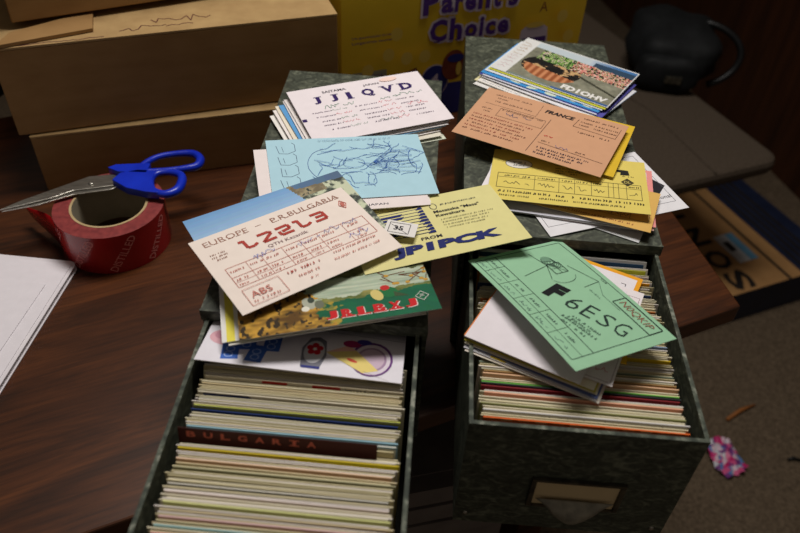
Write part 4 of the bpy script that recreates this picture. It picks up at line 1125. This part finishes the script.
# yellow printed box
YB = noise_mat('yellow_printed_board', (224, 186, 42), (234, 196, 50), 14, 0.5, 0.4)
YBL = noise_mat('lighter_yellow_print', (226, 194, 82), (232, 200, 94), 14, 0.5, 0.4)
PUR = noise_mat('deep_purple_print', (78, 44, 128), (88, 52, 138), 14, 0.5, 0.4)
LIL = noise_mat('lilac_print', (210, 196, 214), (222, 208, 224), 14, 0.5, 0.4)
BLU = noise_mat('dark_blue_print', (40, 44, 122), (48, 54, 134), 14, 0.5, 0.4)
BRN = noise_mat('brown_print', (110, 50, 34), (140, 70, 44), 60, 0.5, 0.4)
GRY = noise_mat('grey_label_print', (150, 146, 120), (168, 164, 138), 60, 0.5, 0.4)
yr = empty('yellow_carton', (0.027, 0.929, 0), (0, 0, RAD(25)))
tag(yr, "yellow carton printed Parent's Choice in purple, behind the two file boxes", 'box')
b = MB(); b.box(-0.160, 0.193, 0, 0.16, 0.0005, 0.21, mi=0); b.build('carton_body', [YB], yr, bevel=0.001)
class Face:
    """print on the carton's front (plane y = 0), x along it and z up"""
    def __init__(s): s.b = MB(); s.e = 0.0004
    def poly(s, pts, mi): s.e += 0.0002; s.b.add([(x, -s.e, z) for x, z in pts], [tuple(range(len(pts)))], mi=mi)
    def rect(s, x0, z0, x1, z1, mi): s.poly([(x0, z0), (x1, z0), (x1, z1), (x0, z1)], mi)
    def ell(s, x, z, rx, rz, mi): s.poly([(x + rx * cos(2 * pi * k / 24), z + rz * sin(2 * pi * k / 24)) for k in range(24)], mi)
    def text(s, t, x, z, w_, h_, mi, bold): 
        s.e += 0.0002; vs, fs = text_fit(t, x, z, w_, h_, bold); s.b.add([(a, -s.e, c) for a, c in vs], fs, mi=mi)
F = Face()   # materials: 0 purple 1 lilac 2 blue 3 brown 4 light yellow 5 grey label 6 yellow
F.rect(-0.1595, 0.001, 0.1925, 0.049, 2)
def word(t, xs_, ws, z, hs, sz_=0):
    for mi, off, bd in ((1, 0.0030, 0.04), (0, 0, 0.04)):
        for ch, x, w1, h1 in zip(t, xs_, ws, hs):
            zz = z
            F.text(ch, x - off, zz - off, w1 + 2 * off, h1 + 2 * off, mi, bd)
            F.e -= 0.0002
        F.e += 0.0003
    F.e += 0.0002
word("Choice", [-0.040, -0.012, 0.010, 0.031, 0.040, 0.058], [0.024, 0.018, 0.018, 0.006, 0.015, 0.017], 0.112, [0.030, 0.030, 0.019, 0.027, 0.019, 0.019])
word("Parent", [-0.052, -0.027, -0.008, 0.006, 0.025, 0.046], [0.022, 0.017, 0.012, 0.016, 0.017, 0.012], 0.150, [0.034, 0.020, 0.020, 0.020, 0.020, 0.028])
word("'", [0.0605], [0.005], 0.166, [0.010])
word("s", [0.068], [0.014], 0.150, [0.020])
F.e += 0.0002
for x in (-0.035, -0.005, 0.012): F.rect(x, 0.1125, x + 0.008, 0.1142, 0)
F.text('Longanimes souvenirs', -0.147, 0.124, 0.062, 0.0042, 0, 0.01); F.text('Les gourmandes dorées', -0.147, 0.131, 0.055, 0.0042, 0, 0.01)
F.rect(-0.146, 0.060, -0.100, 0.086, 5); F.rect(-0.143, 0.0655, -0.104, 0.0660, 0); F.rect(-0.143, 0.070, -0.112, 0.0705, 0); F.rect(-0.143, 0.075, -0.110, 0.0755, 0)
for k in range(12): F.rect(-0.142 + k * 0.003, 0.0775, -0.1408 + k * 0.003, 0.0825, 0)
F.ell(-0.032, 0.060, 0.021, 0.024, 1); F.ell(-0.032, 0.060, 0.0195, 0.0225, 2); F.text('4', -0.039, 0.052, 0.013, 0.018, 1, 0.04)
F.poly([(-0.078, 0.078), (-0.060, 0.084), (-0.054, 0.072), (-0.070, 0.062), (-0.080, 0.068)], 3); F.ell(-0.067, 0.074, 0.005, 0.004, 4)
F.ell(-0.006, 0.080, 0.017, 0.022, 3); F.ell(-0.004, 0.090, 0.012, 0.006, 2); F.ell(0.002, 0.074, 0.004, 0.010, 4)
F.poly([(0.088, 0.088), (0.134, 0.088), (0.130, 0.116), (0.122, 0.122), (0.098, 0.122), (0.090, 0.116)], 1); F.rect(0.092, 0.094, 0.130, 0.104, 0); F.ell(0.110, 0.122, 0.014, 0.004, 4)
F.text('ABC', 0.100, 0.0965, 0.020, 0.005, 1, 0.02) if False else None
for (x, z) in ((-0.10, 0.108), (-0.128, 0.090), (-0.075, 0.100), (-0.09, 0.135), (0.150, 0.13), (0.165, 0.10), (-0.05, 0.10)):
    F.ell(x, z, 0.008, 0.009, 4)
F.text('A', 0.112, 0.140, 0.012, 0.014, 3, 0.0)
F.b.build('front_print', [PUR, LIL, BLU, BRN, YBL, GRY, YB], yr)

# black bag at the far left of the desk
def blob(name, mat, loc, yaw, r, parent=None, seed=0, n=24, m=14, sq=0.6, amp=0.12):
    b = MB(); vs = []
    for j in range(m + 1):
        ph = -pi / 2 + pi * j / m
        for i in range(n):
            th = 2 * pi * i / n
            f = lambda c: math.copysign(abs(c) ** sq, c)
            x, y, z = f(cos(ph)) * f(cos(th)), f(cos(ph)) * f(sin(th)), f(sin(ph))
            k = 1 + amp * noise.noise(Vector((x * 1.7 + seed, y * 1.7, z * 1.7)))
            if j in (0, m): x = y = 0
            vs.append((x * r[0] * k, y * r[1] * k, r[2] + z * r[2] * (k if z > 0 else 1)))
    b.add(vs, [(j * n + i, j * n + (i + 1) % n, (j + 1) * n + (i + 1) % n, (j + 1) * n + i) for j in range(m) for i in range(n)])
    return b.build(name, mat, parent, loc, (0, 0, RAD(yaw)), smooth=True)
br = empty('black_pouch', (-0.70, 0.86, 0.0), (0, 0, RAD(22)))
tag(br, 'black soft pouch at the far left edge beside the cardboard boxes', 'pouch')
blob('pouch_body', BLACK, (0, 0, 0.001), 0, (0.13, 0.075, 0.05), br, 2)
b = MB(); b.tube([(0.10 - 0.02 * k, -0.072 + 0.0005 * k * k, 0.03 + 0.002 * k) for k in range(10)], 0.0025, 8); b.build('zip_cord', BLACKP, br)

# ------------------------------------------------------------------ things behind on the right
st = empty('padded_seat', (0.718, 1.300, FZ), (0, 0, RAD(26)))
tag(st, 'low grey-brown upholstered seat behind the desk carrying the black bag', 'seat')
b = MB(); pts = [(0, 0), (0.02, 0.80), (-0.52, 0.80), (-0.52, 0)]
b.prism(rounded(-0.52, 0.0, 0.0, 0.80, 0.035), 0.415, 0.450); c_ = b.build('seat_cushion', CUSH, st, bevel=0.012)
b = MB(); b.box(-0.46, -0.26, 0.38, 0.62, 0.001, 0.414); b.build('pedestal', BLACKP, st)
b = MB(); b.tube([(-0.17, 0.004, 0.451), (-0.15, 0.25, 0.451), (-0.19, 0.45, 0.451), (-0.17, 0.79, 0.451)], 0.0022, 6); b.build('seam', CUSH, st)

bagp = Vector((0.545, 1.655, FZ + 0.4515))
bag = empty('shoulder_bag', bagp, (0, 0, RAD(-8)))
tag(bag, 'black shoulder bag with a looped strap lying on the grey seat at top right', 'bag')
blob('bag_body', BLACK, (0, 0, 0), 0, (0.100, 0.115, 0.062), bag, 5, sq=0.72, amp=0.2)
blob('front_pocket', BLACK, (-0.01, -0.105, 0), 4, (0.070, 0.030, 0.042), bag, 9, amp=0.15)
b = MB(); n = 22
b.tube([(0.06 + 0.075 * sin(pi * k / n) + 0.035 * k / n, 0.02 - 0.06 * k / n, 0.052 + 0.062 * cos(pi * k / n * 0.9)) for k in range(n + 1)], 0.008, 8)
b.build('strap', BLACKP, bag, smooth=True)
b = MB(); b.box(-0.018, 0.018, -0.141, -0.134, 0.032, 0.048); b.build('buckle', METAL_D, bag, bevel=0.002)

# flat electronics carton on the floor
TAN = noise_mat('tan_printed_carton', (158, 118, 74), (174, 132, 84), 20, 0.6, 0.3)
DBL = noise_mat('navy_carton_print', (18, 26, 48), (26, 36, 62), 20, 0.5, 0.4)
INKB = noise_mat('black_carton_ink', (26, 22, 22), (34, 30, 28), 20, 0.6, 0.3)
LWH = noise_mat('white_sticker', (176, 176, 178), (190, 190, 190), 40, 0.6, 0.3)
LBL = noise_mat('pale_blue_sticker', (90, 140, 170), (100, 150, 180), 40, 0.6, 0.3)
so_ = empty('electronics_carton', (0.758, 1.277, FZ), (0, 0, RAD(26)))
tag(so_, 'flat tan and navy carton marked SONY on the carpet beyond the desk corner', 'box')
b = MB(); b.box(-0.16, 0.30, 0, 0.62, 0.001, 0.100, mi=1)
b.add([(-0.16, 0, 0.1004), (0.30, 0, 0.1004), (0.30, 0.62, 0.1004), (-0.16, 0.62, 0.1004)], [(0, 1, 2, 3)], mi=0)
b.build('carton_body', [TAN, DBL], so_)
b = MB(); b.box(0.176, 0.300, 0.002, 0.62, 0.1006, 0.1014); b.build('navy_panel', DBL, so_)
b = MB(); b.box(0.130, 0.138, 0.0, 0.62, 0.1006, 0.1012); b.build('stripe', INKB, so_)
b = MB()
for ch, v0 in (('S', 0.018), ('O', 0.092), ('N', 0.180), ('Y', 0.262)):
    vs, fs = text_fit(ch, 0, 0, 0.066, 0.062, 0.03)
    b.add([(0.044 - y, v0 - 0.012 + x, 0.1010) for x, y in vs], fs)
b.build('maker_lettering', INKB, so_)
b = MB(); b.box(0.056, 0.112, 0.085, 0.185, 0.1006, 0.1016, mi=0); b.build('shipping_sticker', LWH, so_)
b = MB(); b.box(0.090, 0.112, 0.085, 0.185, 0.1018, 0.1022); b.build('sticker_band', LBL, so_)
b = MB(); b.box(0.064, 0.082, 0.125, 0.160, 0.1018, 0.1022); b.build('barcode', INKB, so_)
b = MB()
for k in range(4): b.box(0.19 + 0.02 * k, 0.200 + 0.02 * k, 0.03, 0.55, 0.1016, 0.1020)
b.build('panel_print', INKB, so_)

# litter on the carpet
b = MB(); rr = random.Random(8); n = 9; vs = []
for j in range(n + 1):
    for i in range(n + 1):
        vs.append((-0.03 + 0.06 * i / n + rr.uniform(-.003, .003), -0.042 + 0.084 * j / n + rr.uniform(-.003, .003), 0.004 + 0.012 * rr.random()))
fs = []; cols = [(196, 40, 110), (226, 200, 214), (120, 60, 130), (90, 130, 190), (214, 90, 140), (206, 206, 214)]
for j in range(n):
    for i in range(n):
        if (i in (0, n - 1) and j in (0, n - 1)): continue
        b.add([vs[j * (n + 1) + i], vs[j * (n + 1) + i + 1], vs[(j + 1) * (n + 1) + i + 1], vs[(j + 1) * (n + 1) + i]], [(0, 1, 2, 3)], cols[rr.randrange(6)])
o = b.build('candy_wrapper', GLOSSY, None, (*at(723, 459, FZ).xy, FZ + 0.001), (0, 0, RAD(20)))
tag(o, 'crumpled pink and white candy wrapper on the carpet', 'wrapper')
p1_, p2_ = at(726, 421, FZ), at(754, 406, FZ)
b = MB(); d = p2_ - p1_
b.tube([(0, 0, 0.005), (d.x * 0.5, d.y * 0.5 + 0.004, 0.0065), (d.x, d.y, 0.005)], [0.004, 0.0045, 0.002], 8)
ORG = noise_mat('orange_brown_crayon', (140, 84, 36), (160, 98, 44), 50, 0.7)
tag(b.build('crayon_stub', ORG, None, (p1_.x, p1_.y, FZ), smooth=True), 'small orange-brown stick lying on the carpet beyond the right file', 'stick')
p = at(793, 461, FZ)
b = MB(); b.tube([(-0.012, 0, 0.004), (0, 0.004, 0.005), (0.016, 0.0, 0.004)], [0.002, 0.004, 0.002], 8)
tag(b.build('black_scrap', BLACKP, None, (p.x, p.y, FZ), smooth=True), 'tiny black scrap on the carpet at the right edge of the photo', 'scrap')
